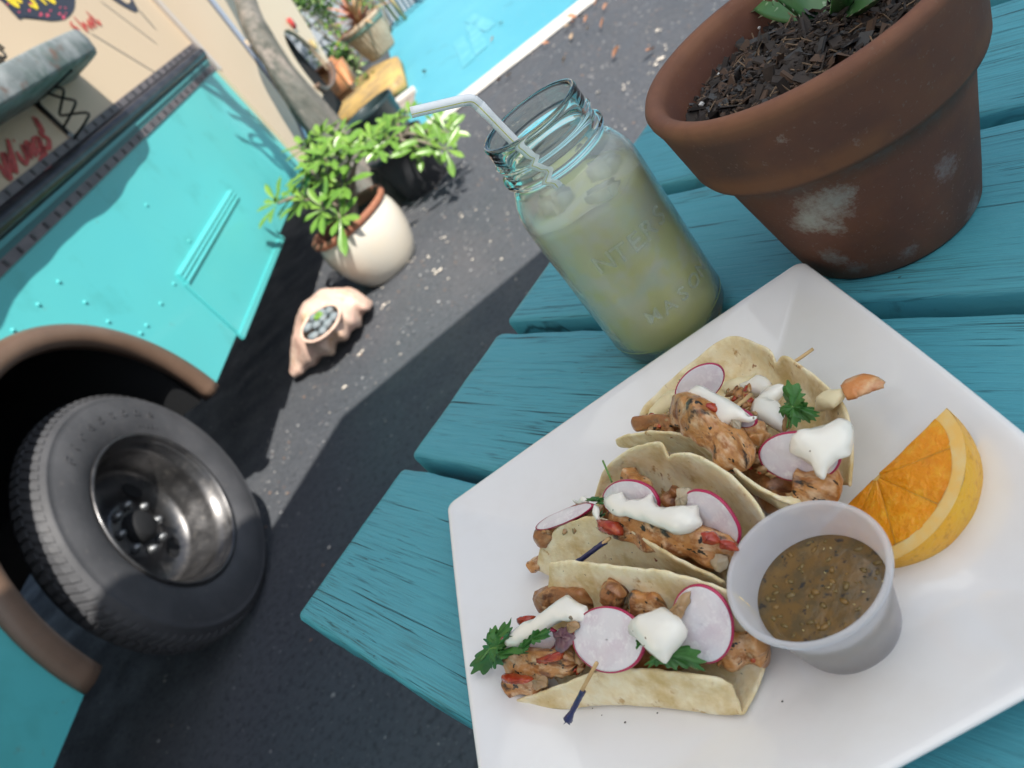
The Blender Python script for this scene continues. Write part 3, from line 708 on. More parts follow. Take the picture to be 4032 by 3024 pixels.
# conch shell
sh = root('conch_shell', 'large pink conch shell lying on the sunlit asphalt beside the cream pot', 'shell', (-.46, 3.2, 0))
c0, c1 = pt(640, 792, .05), pt(760, 640, .10)
axd = (c1 - c0); axd.z = 0; axl = axd.length; axd.normalize(); sd = V((axd.y, -axd.x, 0))
bm = B(); rows = []; NL, NA = 44, 48
for i in range(NL + 1):
    t = i / NL
    r = .030 + .140 * math.sin(PI * min(1, t * .92) ** 1.15) ** .9
    if t > .93: r *= math.sqrt(max(0, 1 - ((t - .93) / .07) ** 2)) * .85 + .15
    row = []
    for k in range(NA):
        a = 2 * PI * k / NA
        fl = max(0, math.cos(a - .25)) ** 2                    # flared lip on one side
        kn = .09 * max(0, math.sin(t * 30)) * max(0, math.cos(a - .6)) ** 3 + .05 * math.sin(7 * t * PI + 2 * a) + .12 * math.sin(t * 36 + a) * max(0, math.cos(a + .3)) ** 2 + .05 * nz((t * 14, 2 * math.cos(a), 2 * math.sin(a)), 1.5)
        rr_ = r * (1 + .5 * fl * math.sin(PI * t) + kn + .10 * nz((t * 5, math.cos(a), math.sin(a)), 2))
        row.append(c0 + axd * (axl * 1.22 * (t - .08)) + sd * (rr_ * math.cos(a)) + V((0, 0, rr_ * .56 * math.sin(a) + r * .54 - .03)))
    rows.append(row + [row[0]])
grid(bm, rows); bmesh.ops.remove_doubles(bm, verts=bm.verts, dist=1e-5)
for v in bm.verts: v.co.z = max(v.co.z, .002)
recalc(bm); bm_shell = bm.copy(); part('shell_body', bm, m_shellp, sh)
from mathutils.bvhtree import BVHTree
_b = BVHTree.FromBMesh(bm_shell); oc = _b.ray_cast(V((0, 0, CAMZ)), ray(695, 700).normalized())[0]; bm_shell.free(); vd = (V((0, 0, CAMZ)) - oc).normalized()
op_n = (vd * .6 + V((0, 0, .8))).normalized(); ot = axd - op_n * axd.dot(op_n); ot.normalize(); os_ = op_n.cross(ot)
bm = B(); ring = []
tube(bm, [oc + op_n * .008 + ot * (.088 * math.cos(a * 2 * PI / 24)) + os_ * (.062 * math.sin(a * 2 * PI / 24)) for a in range(25)], .006, 8, False); part('opening_lip', bm, m_shellp, sh)
bm = B(); poly(bm, [oc + op_n * .006 + ot * (.088 * math.cos(a * 2 * PI / 24)) + os_ * (.062 * math.sin(a * 2 * PI / 24)) for a in range(24)]); part('hollow', bm, m_soil, sh)
rr = random.Random(12)
spots = [(-.035, -.018), (-.03, .016), (-.008, -.026), (-.010, .002), (.012, -.02), (.018, .022), (-.004, .028), (.036, .008), (.034, -.018), (.012, .004)]
for i, (x, y) in enumerate(spots):
    bm = B(); ico(bm, oc + ot * x * 1.5 + os_ * y * 1.45 + op_n * .012, .0215, 2, (1.1, .9, .7), Matrix.Rotation(rr.random() * 6, 3, 'Z'), .3, 2, i)
    thing('pebble', bm, m_pebble, 'grey pebble packed into the opening of the pink conch shell', 'pebble', group='pebbles in the conch shell')
sp = root('succulent', 'tiny green succulent growing from the pebbles in the conch shell', 'succulent', oc)
bm = B()
for i in range(7):
    a = i * .9; ico(bm, oc + ot * (.012 + .010 * math.cos(a)) + os_ * (.018 + .010 * math.sin(a)) + op_n * (.024 + .003 * (i % 2)), .009, 2, (1.3, .8, .6), None, .2, 2, i)
part('rosette', bm, m_leaf2, sp)
# pot behind, bromeliad, shrubs
bpc = V((1.22, 8.2, .12))
bgp = root('ribbed_pot', 'big tan ribbed planter with a green band standing on the yellow kerb', 'planter', bpc)
n = 56; bm = B(); rings = []
for r, z in [(.13, 0), (.145, .02), (.185, .16), (.21, .27)]:
    rings.append([bpc + V(((r + .006 * (i % 2)) * math.cos(2 * PI * i / n), (r + .006 * (i % 2)) * math.sin(2 * PI * i / n), z)) for i in range(n)])
grid(bm, [x + [x[0]] for x in rings]); bmesh.ops.remove_doubles(bm, verts=bm.verts, dist=1e-6); part('pot_body', bm, m_tanpot, bgp, False)
bm = B(); lathe(bm, [(.212, .27), (.222, .272), (.225, .30), (.222, .305)], bpc, 56); part('green_band', bm, m_greenband, bgp)
bm = B(); lathe(bm, [(.222, .305), (.23, .31), (.228, .345), (.212, .35), (.205, .33), (.2, .30), (0, .31)], bpc, 56); part('rim', bm, m_tanpot, bgp)
br = root('bromeliad', 'rust red bromeliad growing in the big tan ribbed planter', 'plant', bpc + V((0, 0, .31)))
m_rust = [M('rust_leaf', (.42, .15, .08), .5, var=[((.55, .27, .17), 20, .4, .7)]), M('dry_leaf', (.42, .28, .15), .6), M('dark_red_leaf', (.20, .06, .06), .5)]
BL = []
for k in range(3):
    me = lm(.34, .035, bend=.7, obov=.45, n=8); me.materials.append(m_rust[k]); BL.append(me)
rr = random.Random(4)
for i in range(46):
    a = i * 2.4; l = .2 + 1.2 * (i / 46) + rr.uniform(-.15, .15)
    d = V((math.cos(a) * math.cos(l), math.sin(a) * math.cos(l), math.sin(l))); put_leaf(br, BL[(0, 0, 1, 2)[rr.randrange(4)]], bpc + V((0, 0, .32)) + d * .02, d, V((0, 0, 1)), rr.uniform(.7, 1.15))
def shrub(label, c, rad, nl, seed, mats, size=.055, group=None):
    rr = random.Random(seed); ro = root('shrub', label, 'shrub', (c[0], c[1], 0), group=group)
    bm = B()
    cl = [V((rr.gauss(0, .5) * rad[0], rr.gauss(0, .4) * rad[1], rr.gauss(0, .5) * rad[2])) for _ in range(16)]
    for i in range(nl):
        q = rr.choice(cl); p = V(c) + q + V((rr.gauss(0, .2) * rad[0], rr.gauss(0, .2) * rad[1], rr.gauss(0, .2) * rad[2]))
        if p.z < .03: continue
        d = V((rr.gauss(0, 1), rr.gauss(0, 1), rr.gauss(0, .8))).normalized(); s = d.orthogonal().normalized(); s = Matrix.Rotation(rr.random() * 6, 3, d) @ s
        L = size * rr.uniform(.6, 1.4); u = d.cross(s)
        pts = [p, p + d * L * .35 + s * L * .22 + u * .1 * L, p + d * L, p + d * L * .35 - s * L * .22 + u * .1 * L]
        f_ = bm.faces.new([bm.verts.new(x) for x in pts]); f_.material_index = rr.randrange(len(mats))
    part('foliage', bm, mats, ro, False, kind='stuff')
    bm = B()
    for q in cl[:9]: tube(bm, catmull([V((c[0], c[1], 0)), V((c[0], c[1], 0)).lerp(V(c) + q, .5) + V((rr.gauss(0, .05), 0, .1)), V(c) + q], 8), lambda t: .014 - .01 * t, 6)
    part('branches', bm, m_stem, ro)
m_bl = M('bright_leaf', (.16, .32, .035), .45, sss=.1, sssr=(.3, .6, .1)); m_bd = M('deep_leaf', (.05, .13, .03), .45); m_bp = M('pale_leaf', (.30, .42, .16), .45)
shrub('tall leafy shrub against the wall right behind the truck nose', (1.20, 10.1, .95), (.45, .3, .55), 900, 1, [m_bl, m_bl, m_bd, m_bp], .09)
shrub('low leafy shrub between the truck bumper and the ribbed planter', (1.05, 9.3, .30), (.30, .25, .25), 420, 2, [m_bl, m_bd, m_bd, m_bp], .08)
shrub('loose pale shrub behind the bromeliad', (1.75, 10.2, .75), (.40, .25, .40), 420, 3, [m_bl, m_bd, m_bp], .08)
shrub('small weedy shrub rooted beside the front bumper in the shade', (.62, 7.9, .14), (.22, .22, .10), 300, 8, [m_bd, m_bd, m_bl], .06)
# bamboo chair
m_bam = M('bamboo', (.52, .39, .19), .5, var=[((.40, .28, .12), 12, .4, .7)])
ch = root('bamboo_chair', 'bamboo slatted chair standing far back beside the cyan bay', 'chair', (2.2, 10.4, 0))
fc = lambda x, y, z: V((2.25 + x, 10.35 + y, z))
for i in range(9):
    bm = B(); tube(bm, [fc(-.26 + i * .065, .24, .36), fc(-.26 + i * .065, .32, .86)], .016, 8); part('slat', bm, m_bam, ch)
for i in range(8):
    bm = B(); tube(bm, [fc(-.28 + i * .08, -.22, .36), fc(-.28 + i * .08, .22, .36)], .018, 8); part('seat_slat', bm, m_bam, ch)
for x in (-.29, .31):
    for y in (-.22, .24):
        bm = B(); tube(bm, [fc(x, y, 0), fc(x, y, .55 if y < 0 else .88)], .022, 8); part('leg', bm, m_bam, ch)
    bm = B(); tube(bm, [fc(x, -.24, .55), fc(x, .26, .55)], .02, 8); part('arm_rail', bm, m_bam, ch)
bm = B(); tube(bm, [fc(-.31, -.22, .34), fc(.33, -.22, .34)], .022, 8); part('front_rail', bm, m_bam, ch)
# fallen leaves
m_dead = [M('orange_dead_leaf', (.44, .22, .13), .6), M('tan_dead_leaf', (.42, .31, .21), .6), M('brown_dead_leaf', (.30, .15, .09), .6)]
DL = []
for m_ in m_dead:
    me = lm(.06, .034, bend=-.5, fold=.6, obov=.5, n=6); me.materials.append(m_); DL.append(me)
fl = [(1240, 44, 'on the white line'), (1252, 40, 'on the white line'), (1262, 49, 'on the edge of the white line'), (1268, 66, ''), (1297, 61, ''), (1302, 21, ''), (1283, 13, ''), (1234, 84, ''), (1186, 92, ''), (1215, 136, ''), (1323, 125, ''), (1105, 157, ''), (1075, 177, ''), (1088, 46, ''), (1060, 90, ''), (918, 158, ''), (1415, 102, ''), (1232, 52, 'on the white line'), (1246, 36, 'on the white line')]
rr = random.Random(21)
for i, (u, v, _) in enumerate(fl):
    p = pt(u, v, .018); o = bpy.data.objects.new('fallen_leaf', DL[i % 2 if i % 5 else 2]); C.objects.link(o); o.location = p
    o.rotation_euler = (rr.uniform(-.4, .4), rr.uniform(-.3, .3), rr.uniform(0, 6.28)); o.scale = [rr.uniform(.55, .95)] * 3
    o['label'] = 'dry orange brown leaf fallen on the sunlit ground near the cyan bay'; o['category'] = 'fallen leaf'; o['group'] = 'dry leaves fallen on the ground'
# pale petals and grit over the asphalt, denser in sun to lighten it
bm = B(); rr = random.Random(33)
m_grit = [M('pale_grit_sun_fleck', (.48, .48, .48), .6), M('pale_petal', (.66, .60, .52), .5), M('brown_grit', (.35, .22, .15), .7)]
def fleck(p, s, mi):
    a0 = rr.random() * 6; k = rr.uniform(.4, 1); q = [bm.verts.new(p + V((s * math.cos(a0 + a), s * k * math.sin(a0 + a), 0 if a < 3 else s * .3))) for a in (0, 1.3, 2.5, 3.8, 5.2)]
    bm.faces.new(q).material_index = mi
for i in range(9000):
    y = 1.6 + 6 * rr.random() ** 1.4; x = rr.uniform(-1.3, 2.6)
    if i > 900 and (y < 2.55 + max(0, -.5 - x) * -.8 or (y > 2.55 and x < -.84 + (y - 2.8) * .36)): continue  # shaded ground mostly skipped; the extra pale flecks stand in for sun brightness
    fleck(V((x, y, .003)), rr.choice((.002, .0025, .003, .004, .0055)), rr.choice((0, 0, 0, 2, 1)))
for u, v in [(1425, 130), (1420, 72), (1348, 190), (1410, 138), (1440, 100), (1352, 175), (1290, 205), (1060, 285), (920, 560), (885, 570), (945, 585), (835, 660), (960, 520), (1000, 470), (780, 760), (745, 835)]:
    for _ in range(3): fleck(pt(u + rr.uniform(-8, 8), v + rr.uniform(-8, 8), .005), rr.uniform(.005, .012), 1)
thing('grit_and_sun_flecks', bm, m_grit, 'pale grit and petals on the dark asphalt, grit thickened in the sun to brighten it', 'grit', kind='stuff', smooth=False)

# patio umbrella over the table (its shade falls on table and ground)
UC = V((.70, -.18, 0)); UZ = 2.0
um = root('patio_umbrella', 'octagonal canvas patio umbrella shading the picnic table', 'umbrella', UC)
m_canvas = M('canvas', (.62, .60, .56), .8); _t = m_canvas.node_tree; _p = _t.nodes['Principled BSDF']
_tr = _t.nodes.new('ShaderNodeBsdfTranslucent'); _tr.inputs[0].default_value = (.84, .90, .96, 1); _ms = _t.nodes.new('ShaderNodeMixShader'); _ms.inputs[0].default_value = .93
_t.links.new(_p.outputs[0], _ms.inputs[1]); _t.links.new(_tr.outputs[0], _ms.inputs[2]); _t.links.new(_ms.outputs[0], _t.nodes['Material Output'].inputs[0])
ud = V((-.288, .958, 0)); a0 = math.atan2(ud.y, ud.x); bm = B()
top = bm.verts.new(UC + V((0, 0, UZ + .48)))
rm = [bm.verts.new(UC + V((1.35 * math.cos(a0 + k * PI / 4), 1.35 * math.sin(a0 + k * PI / 4), UZ))) for k in range(8)]
for k in range(8): bm.faces.new((top, rm[k], rm[(k + 1) % 8]))
part('canopy', bm, m_canvas, um, False)
bm = B(); tube(bm, [UC, UC + V((0, 0, UZ + .5))], .02, 12); part('pole', bm, m_alu, um)
for k in range(8):
    bm = B(); e = UC + V((1.33 * math.cos(a0 + k * PI / 4), 1.33 * math.sin(a0 + k * PI / 4), UZ - .012)); tube(bm, [UC + V((0, 0, UZ + .46)), e], .008, 6); part('rib', bm, m_alu, um)

# unseen rods, scrolls and branches added out of frame to shadow the truck side
def cast(u, v, d=.42):
    s, z = onp(u, v); return W(s - .869 * d, d, z + 1.634 * d)
for a_, b_ in (((202, 76), (335, 157)), ((223, 7), (335, 92)), ((300, 22), (335, 62))):
    bm = B(); tube(bm, [cast(*a_, .5), cast(*b_, .5)], .006, 8); part('shadow_rod', bm, m_iron, truck)
for P in ([(425, 170), (470, 205), (520, 238), (580, 290)], [(430, 178), (500, 222), (560, 262), (590, 300)], [(438, 172), (475, 190), (505, 218)]):
    bm = B(); tube(bm, catmull([cast(u, v) for u, v in P], 14), .016, 8); part('shadow_rod', bm, m_iron, truck)
for P, r_ in (([(438, 150), (490, 205), (560, 285), (625, 365), (660, 420)], .034), ([(452, 172), (520, 240), (600, 320), (650, 372)], .022), ([(420, 178), (480, 215), (540, 262), (575, 285)], .012), ([(500, 250), (545, 270), (590, 315), (600, 350)], .014), ([(520, 300), (560, 320), (605, 362)], .013)):
    bm = B(); tube(bm, catmull([cast(u, v, .9) for u, v in P], 24), r_, 8, fn=lambda q, p: p + (q - p) * (1 + .5 * nz(p, 14))); part('shadow_branch', bm, m_stem, tr)  # unseen limbs added to throw the dark band across the panel
for cx, cy in ((540, 262), (515, 232), (555, 300)):
    bm = B(); tube(bm, catmull([cast(cx + 22 * math.cos(a * .5) * (1 - a / 18), cy + 16 * math.sin(a * .5 + .5) * (1 - a / 18)) for a in range(13)], 40), .007, 8); part('shadow_scroll', bm, m_iron, truck)

# ================================================================== PICNIC TABLE
tbl = root('picnic_table', 'turquoise painted wooden picnic table with gaps between its boards', 'picnic table', BD * -.562 + V((0, 0, TZ)), YB)
TM = RM[tbl]
edges_y = [(.0145, .1555), (.1672, .3052), (.3205, .4700), (.4840, .6225), (.6365, .775)]
LEN = 1.82
for bi, (y0, y1) in enumerate(edges_y):
    bm = B(); prof = []
    rd = .004; TH = .038
    wdt = y1 - y0
    pr_ = [(0, -TH + rd), (0, -rd), (rd * .4, -rd * .3), (rd, 0)] + [(wdt * k / 10, 0) for k in range(1, 10)] + [(wdt - rd, 0), (wdt - rd * .4, -rd * .3), (wdt, -rd), (wdt, -TH + rd), (wdt - rd, -TH), (rd, -TH)]
    NX = 110; rows = []
    for i in range(NX + 1):
        x = LEN * (i / NX) ** 1.5; row = []
        endk = .004 * max(0, 1 - x / .006)
        for k, (y, z) in enumerate(pr_):
            q = TM @ V((x, y0 + y, z)); e = .0016 * nz((x * 9, bi * 3 + y * 4, z * 30), 1) + .0009 * nz((x * 40, bi, y * 30 + z * 50), 1)
            edge = 1 if (y < rd * 1.1 or y > wdt - rd * 1.1) else .25
            xx = x + (0.002 * nz((y * 30, bi, 1), 1) if i == 0 else 0)
            row.append(TM @ V((xx, y0 + y + (e * edge if z > -.02 or True else 0), z + (-endk * .5 if z > -.01 else 0) + .5 * e * (1 if edge == 1 else .6))))
        rows.append(row + [row[0]])
    grid(bm, rows); bmesh.ops.remove_doubles(bm, verts=bm.verts, dist=1e-6)
    bm.verts.ensure_lookup_table()
    es = [e for e in bm.edges if e.is_boundary]; bmesh.ops.holes_fill(bm, edges=es, sides=0)
    o_ = part('board', recalc(bm), wood_mat(bi + 1), tbl, True)
    for p_ in o_.data.polygons:
        if len(p_.vertices) > 6: p_.use_smooth = False
tw = lambda x, y, z: TM @ V((x, y, z))
m_wood0 = wood_mat(9)
for x in (.30, 1.45):
    bm = B(); box(bm, tw, (x, .03, -.13), (x + .04, .76, -.0395)); part('cross_cleat', bm, m_wood0, tbl, False)
    for (ya, yb_) in ((.18, -.30), (.60, 1.08)):
        bm = B(); d_ = V((0, yb_ - ya, -.71)).normalized(); n_ = V((0, d_.z, -d_.y)) * .045
        prism(bm, [tw(x + .042, ya + n_.y, -.04 + n_.z), tw(x + .042, ya - n_.y, -.04 - n_.z), tw(x + .042, yb_ - n_.y, -.75 ), tw(x + .042, yb_ + n_.y, -.75)], (TM.to_3x3() @ V((.038, 0, 0)))); part('leg', bm, m_wood0, tbl, False)
    bm = B(); box(bm, tw, (x + .081, -.38, -.42), (x + .119, 1.16, -.33)); part('bench_bearer', bm, m_wood0, tbl, False)
for y in (-.38, .90):
    bm = B(); box(bm, tw, (.05, y, -.328), (1.78, y + .26, -.29)); part('bench_seat', bm, m_wood0, tbl, False)

# ================================================================== TERRACOTTA POT
TP = V((.2412, .3882, TZ))
tp_ = root('terracotta_pot', 'weathered terracotta flower pot with white mineral stains standing on the table', 'flower pot', TP)
mt = M('weathered_terracotta', (.155, .065, .040), .68, .3, var=[((.118, .053, .038), 24, .35, .65), ((.155, .066, .037), 38, .52, .75), ((.070, .040, .034), 10, .50, .75), ((.16, .10, .075), 420, .62, .70, 3)], bump=[(260, .15, .001), (60, .10, .0015)])
_t = mt.node_tree
tc = _t.nodes.new('ShaderNodeTexCoord'); sx_ = _t.nodes.new('ShaderNodeSeparateXYZ'); _t.links.new(tc.outputs['Object'], sx_.inputs[0]); zz = sx_.outputs[2]
def blotch(p, rad, lo, hi, col, amt, sc=70, sq=(1, 1, 1)):
    vm = _t.nodes.new('ShaderNodeVectorMath'); vm.operation = 'SUBTRACT'; _t.links.new(tc.outputs['Object'], vm.inputs[0]); vm.inputs[1].default_value = p
    vm2 = _t.nodes.new('ShaderNodeVectorMath'); vm2.operation = 'MULTIPLY'; _t.links.new(vm.outputs[0], vm2.inputs[0]); vm2.inputs[1].default_value = sq
    vl = _t.nodes.new('ShaderNodeVectorMath'); vl.operation = 'LENGTH'; _t.links.new(vm2.outputs[0], vl.inputs[0])
    d = rng(_t, vl.outputs['Value'], 0, rad, 1, 0)
    n = tex(_t, sc, 8, rough=.72)
    k = mth(_t, 'ADD', mth(_t, 'MULTIPLY', d, .55), mth(_t, 'ADD', mth(_t, 'MULTIPLY', n, .55), mth(_t, 'MULTIPLY', tex(_t, sc * 5, 5, rough=.7), .30)))
    link_mix(mt, mth(_t, 'MULTIPLY', rng(_t, k, lo, hi), amt), col)
def on_pot(u, v, z): return pt(u, v, TZ + z) - TP
# orange-brown fresher clay at the rim edges
link_mix(mt, mth(_t, 'MULTIPLY', rng(_t, zz, .130, .139), rng(_t, tex(_t, 20, 4), .3, .6)), (.22, .098, .054))
link_mix(mt, mth(_t, 'MULTIPLY', mth(_t, 'MULTIPLY', rng(_t, zz, .091, .096), rng(_t, zz, .109, .101)), rng(_t, tex(_t, 25, 5), .42, .6)), (.19, .080, .042))
# grey mineral bloom under the rim
link_mix(mt, mth(_t, 'MULTIPLY', mth(_t, 'MULTIPLY', rng(_t, zz, .079, .087), rng(_t, zz, .093, .089)), mth(_t, 'MULTIPLY', rng(_t, tex(_t, 60, 8, rough=.75), .45, .62), .55)), (.13, .13, .125))
POT_PROF = [(0, .003), (.052, .002), (.0545, .0), (.0568, .003), (.0610, .02), (.0740, .078), (.0772, .0935), (.0850, .0945), (.0866, .098), (.0922, .134), (.0945, .141), (.0948, .1445), (.0925, .1480), (.0875, .1482), (.0840, .1460), (.0822, .141), (.0805, .125), (.077, .10), (.0, .10)]
POT_PROF = [(r_ * .952, z_ * .971) for r_, z_ in POT_PROF]
lathe_bm = B(); lathe(lathe_bm, POT_PROF, TP, 128)
pot_obj = part('pot_body', lathe_bm, mt, tp_)
def pot_hit(u, v):
    """point of the pot wall along a survey ray"""
    r = ray(u, v); best = None
    for k in range(200, 1400):
        p = r * (k * .0006) + V((0, 0, CAMZ)); q = p - TP
        if 0 < q.z < .149:
            rad = math.hypot(q.x, q.y)
            for (r0, z0), (r1, z1) in zip(POT_PROF[2:11], POT_PROF[3:12]):
                if z0 <= q.z <= z1 and rad < r0 + (r1 - r0) * (q.z - z0) / max(1e-6, z1 - z0): return q
    return V((0, -.07, .05))
for (u, v, rad, lo, hi, col, amt, sc, sq) in (
    (1745, 478, .030, .76, .98, (.36, .35, .31), .8, 80, (1, 1, 1)), (1790, 490, .022, .76, .92, (.34, .33, .29), .7, 80, (1, 1, 1)), (1782, 448, .040, .76, 1.0, (.36, .35, .31), .85, 70, (1, 1, 1)), (1815, 425, .028, .76, .95, (.30, .30, .27), .7, 80, (1, 1, 1)), (1755, 470, .030, .78, 1.0, (.36, .35, .31), .8, 90, (1, 1, 1)),
    (2105, 450, .032, .80, 1.05, (.30, .30, .30), .7, 80, (1, 1, .8)), (2060, 520, .034, .80, 1.05, (.33, .33, .34), .6, 80, (1, 1, 1)), (1800, 555, .030, .80, 1.0, (.26, .29, .28), .7, 90, (1, 1, 1)), (1850, 580, .028, .82, 1.05, (.25, .27, .26), .6, 90, (1, 1, 1.5)),
    (1960, 545, .025, .84, 1.05, (.30, .30, .30), .5, 90, (1, 1, 1)), (1690, 300, .02, .93, 1.0, (.35, .3, .27), .4, 120, (1, 1, 1)), (2000, 180, .03, .97, 1.05, (.42, .38, .34), .5, 150, (1, 1, 1)), (1850, 300, .03, .95, 1.05, (.35, .3, .27), .4, 140, (1, 1, 1))):
    blotch(pot_hit(u, v), rad, lo, hi, col, amt, sc, sq)
# soil with bark chips
bm = B(); SZ = .114
rows = []
NR = 14
for i in range(NR + 1):
    r = .0755 * i / NR
    rows.append([TP + V((r * math.cos(a * 2 * PI / 48), r * math.sin(a * 2 * PI / 48), SZ + .010 * (1 - (i / NR) ** 2) + .004 * nz((r * 60 * math.cos(a * 2 * PI / 48), r * 60 * math.sin(a * 2 * PI / 48), 0), 1))) for a in range(49)])
grid(bm, rows)
m_chip = [M('dark_bark_chip', (.030, .024, .021), .85, var=[((.05, .038, .03), 120, .4, .7)]), M('brown_bark_chip', (.085, .052, .034), .8), M('grey_bark_chip', (.06, .06, .06), .8), M('straw_fibre', (.19, .13, .08), .8), M('perlite', (.62, .60, .56), .8)]
rr = random.Random(77)
for i in range(3800):
    a = rr.random() * 2 * PI; r = .0740 * math.sqrt(rr.random()); p = TP + V((r * math.cos(a), r * math.sin(a), SZ + .010 * (1 - (r / .0815) ** 2) + rr.uniform(0, .004)))
    Mr = Matrix.Rotation(rr.random() * 6.28, 3, 'Z') @ Matrix.Rotation(rr.gauss(0, .5), 3, 'X') @ Matrix.Rotation(rr.gauss(0, .5), 3, 'Y')
    k = rr.random(); big = rr.random() < .12
    l, w_, h = rr.uniform(.002, .005) * (2.5 if big else rr.uniform(.5, 1.1)), rr.uniform(.0008, .002) * (2.2 if big else rr.uniform(.5, 1.1)), rr.uniform(.0003, .0009)
    mi = 0 if k < .62 else (1 if k < .8 else (2 if k < .93 else 3))
    if mi == 3: l, w_, h = rr.uniform(.005, .010), .0004, .0003
    c8 = [p + Mr @ V((sx * l * rr.uniform(.6, 1), sy * w_ * rr.uniform(.6, 1), sz * h)) for sx in (-1, 1) for sy in (-1, 1) for sz in (-1, 1)]
    if max(math.hypot((q - TP).x, (q - TP).y) for q in c8) > .0755: continue
    v = [bm.verts.new(q) for q in c8]
    for q in ((0, 1, 3, 2), (4, 6, 7, 5), (0, 4, 5, 1), (2, 3, 7, 6), (1, 5, 7, 3)): bm.faces.new([v[j] for j in q]).material_index = mi
for (u, v) in [(1570, 130), (1553, 160), (1590, 205), (1543, 195), (1600, 137), (1620, 112), (1655, 118), (1690, 128), (1700, 95), (1780, 80), (1815, 70), (1750, 105), (1880, 40), (1515, 225), (1640, 60), (1900, 18), (1720, 140), (1612, 170)]:
    p = pt(u, v, TZ + SZ + .009)
    if math.hypot((p - TP).x, (p - TP).y) < .076: 
        g = ico(bm, p, rr.uniform(.0011, .0022), 1, (1, .8, .8), None, .3, 400, u)
        for f_ in set(f for q in g for f in q.link_faces): f_.material_index = 4
thing('potting_soil', bm, m_chip, 'dark potting soil of bark chips and perlite filling the terracotta pot', 'soil', kind='stuff', smooth=False)
# aloe
al = root('aloe_plant', 'small green aloe with toothed leaves growing in the terracotta pot', 'aloe', pt(1720, 40, TZ + .122))
m_aloe = M('aloe_skin', (.05, .135, .045), .35, .5, var=[((.075, .18, .06), 30, .4, .7), ((.24, .34, .20), 150, .66, .70, 2)], sss=.2, sssr=(.3, .6, .2), sssc=.006)
m_tooth = M('aloe_tooth', (.42, .45, .30), .5)
def aloe_leaf(P, wd):
    bm = B(); path = catmull(P, 26); rows = []
    for i, p in enumerate(path):
        t = i / 25; d = (path[min(i + 1, 25)] - path[max(i - 1, 0)]).normalized()
        vw = (V((0, 0, CAMZ)) - p); up = (V((0, 0, 1)) * .6 + vw.normalized() * .5); s = d.cross(up).normalized(); u = s.cross(d)
        hw = wd * (1 - t) ** .55 * (.85 + .15 * math.sin(t * 6)) * .5 + .0004
        rows.append([p + s * hw, p + s * hw * .5 + u * -.0 * hw, p - u * .0, p - s * hw * .5, p - s * hw, p - s * hw * .6 - u * hw * .55, p - u * hw * .75, p + s * hw * .6 - u * hw * .55, p + s * hw])
        for sg in (1, -1):
            if i % 3 == 1 and t < .93:
                b_ = p + s * (sg * hw * .97)
                q = [bm.verts.new(x) for x in (b_ - d * .0012, b_ + d * .0012, b_ + s * sg * .0026 + d * .0012 + u * .0004, b_ - u * .0006)]
                for f_ in ((0, 1, 2), (1, 3, 2), (3, 0, 2)): bm.faces.new([q[j] for j in f_]).material_index = 1
    grid(bm, rows); return recalc(bm)
z_ = TZ + .122
for P, wd in (([pt(1795, 20, z_), pt(1730, 28, z_ + .004), pt(1655, 18, z_ + .010), pt(1590, -16, z_ + .017)], .016), ([pt(1800, 30, z_), pt(1740, 18, z_ + .01), pt(1690, -6, z_ + .025), pt(1650, -40, z_ + .04)], .016), ([pt(1800, 22, z_ - .002), pt(1750, 40, z_ + .002), pt(1700, 30, z_ + .004), pt(1668, 2, z_ + .012)], .012), ([pt(1810, 20, z_), pt(1820, -10, z_ + .015), pt(1800, -60, z_ + .04)], .018), ([pt(1805, 25, z_), pt(1870, 5, z_ + .012), pt(1930, -30, z_ + .03)], .016)):
    part('leaf', aloe_leaf(P, wd), [m_aloe, m_tooth], al)

# ================================================================== JAR OF LEMONADE
JC = V((.1125, .4575, TZ))
jar = root('mason_jar', 'glass screw top jar with raised lettering standing on the table', 'jar', JC)
def glass(name, rough, tint=(1, 1, 1), bump=None):
    m = M(name, tint, rough, .5, trans=1, ior=1.45, bump=bump or []); return m
m_glass = glass('clear_glass', .02, (.90, .97, .95)); m_fog = M('fogged_glass', (.97, .99, .96), .14, .5, trans=.92, ior=1.40, bump=[(320, .22, .0005, 3), (25, .10, .002)])
OUT = [(0, .0025), (.026, .002), (.033, .0), (.0375, .003), (.0405, .009), (.0418, .018), (.0420, .030), (.0420, .115), (.0417, .125), (.0405, .132), (.0380, .139), (.0350, .1445), (.0333, .148)]
NECK = [(.0333, .148), (.0328, .1495), (.0333, .151), (.0352, .1525), (.0356, .1545), (.0350, .1562), (.0331, .1575), (.0326, .159), (.0325, .1625), (.0332, .164), (.0340, .1655), (.0332, .167), (.0326, .1690), (.0325, .1745), (.0324, .1765), (.0328, .1782), (.0320, .1800), (.0305, .1804), (.0293, .1795), (.0288, .177), (.0290, .16), (.0298, .149)]
INN = [(.0298, .149), (.0325, .1435), (.0362, .137), (.0388, .130), (.0398, .123), (.0399, .03), (.0395, .019), (.0375, .0085), (.033, .0045), (0, .004)]
bm = B(); lathe(bm, OUT + NECK[1:] + INN[1:], JC, 112)
bmesh.ops.remove_doubles(bm, verts=bm.verts, dist=1e-6); recalc(bm)
for f_ in bm.faces:
    c_ = f_.calc_center_median() - JC
    f_.material_index = 1 if (c_.z < .143 and math.hypot(c_.x, c_.y) > .0) else 0
jb = part('jar_body', bm, [m_glass, m_fog], jar)
m_emb = M('embossed_glass', (.62, .72, .60), .12, .8, alpha=.26)
ja = math.atan2(-JC.y, -JC.x)     # azimuth of the side facing the seat
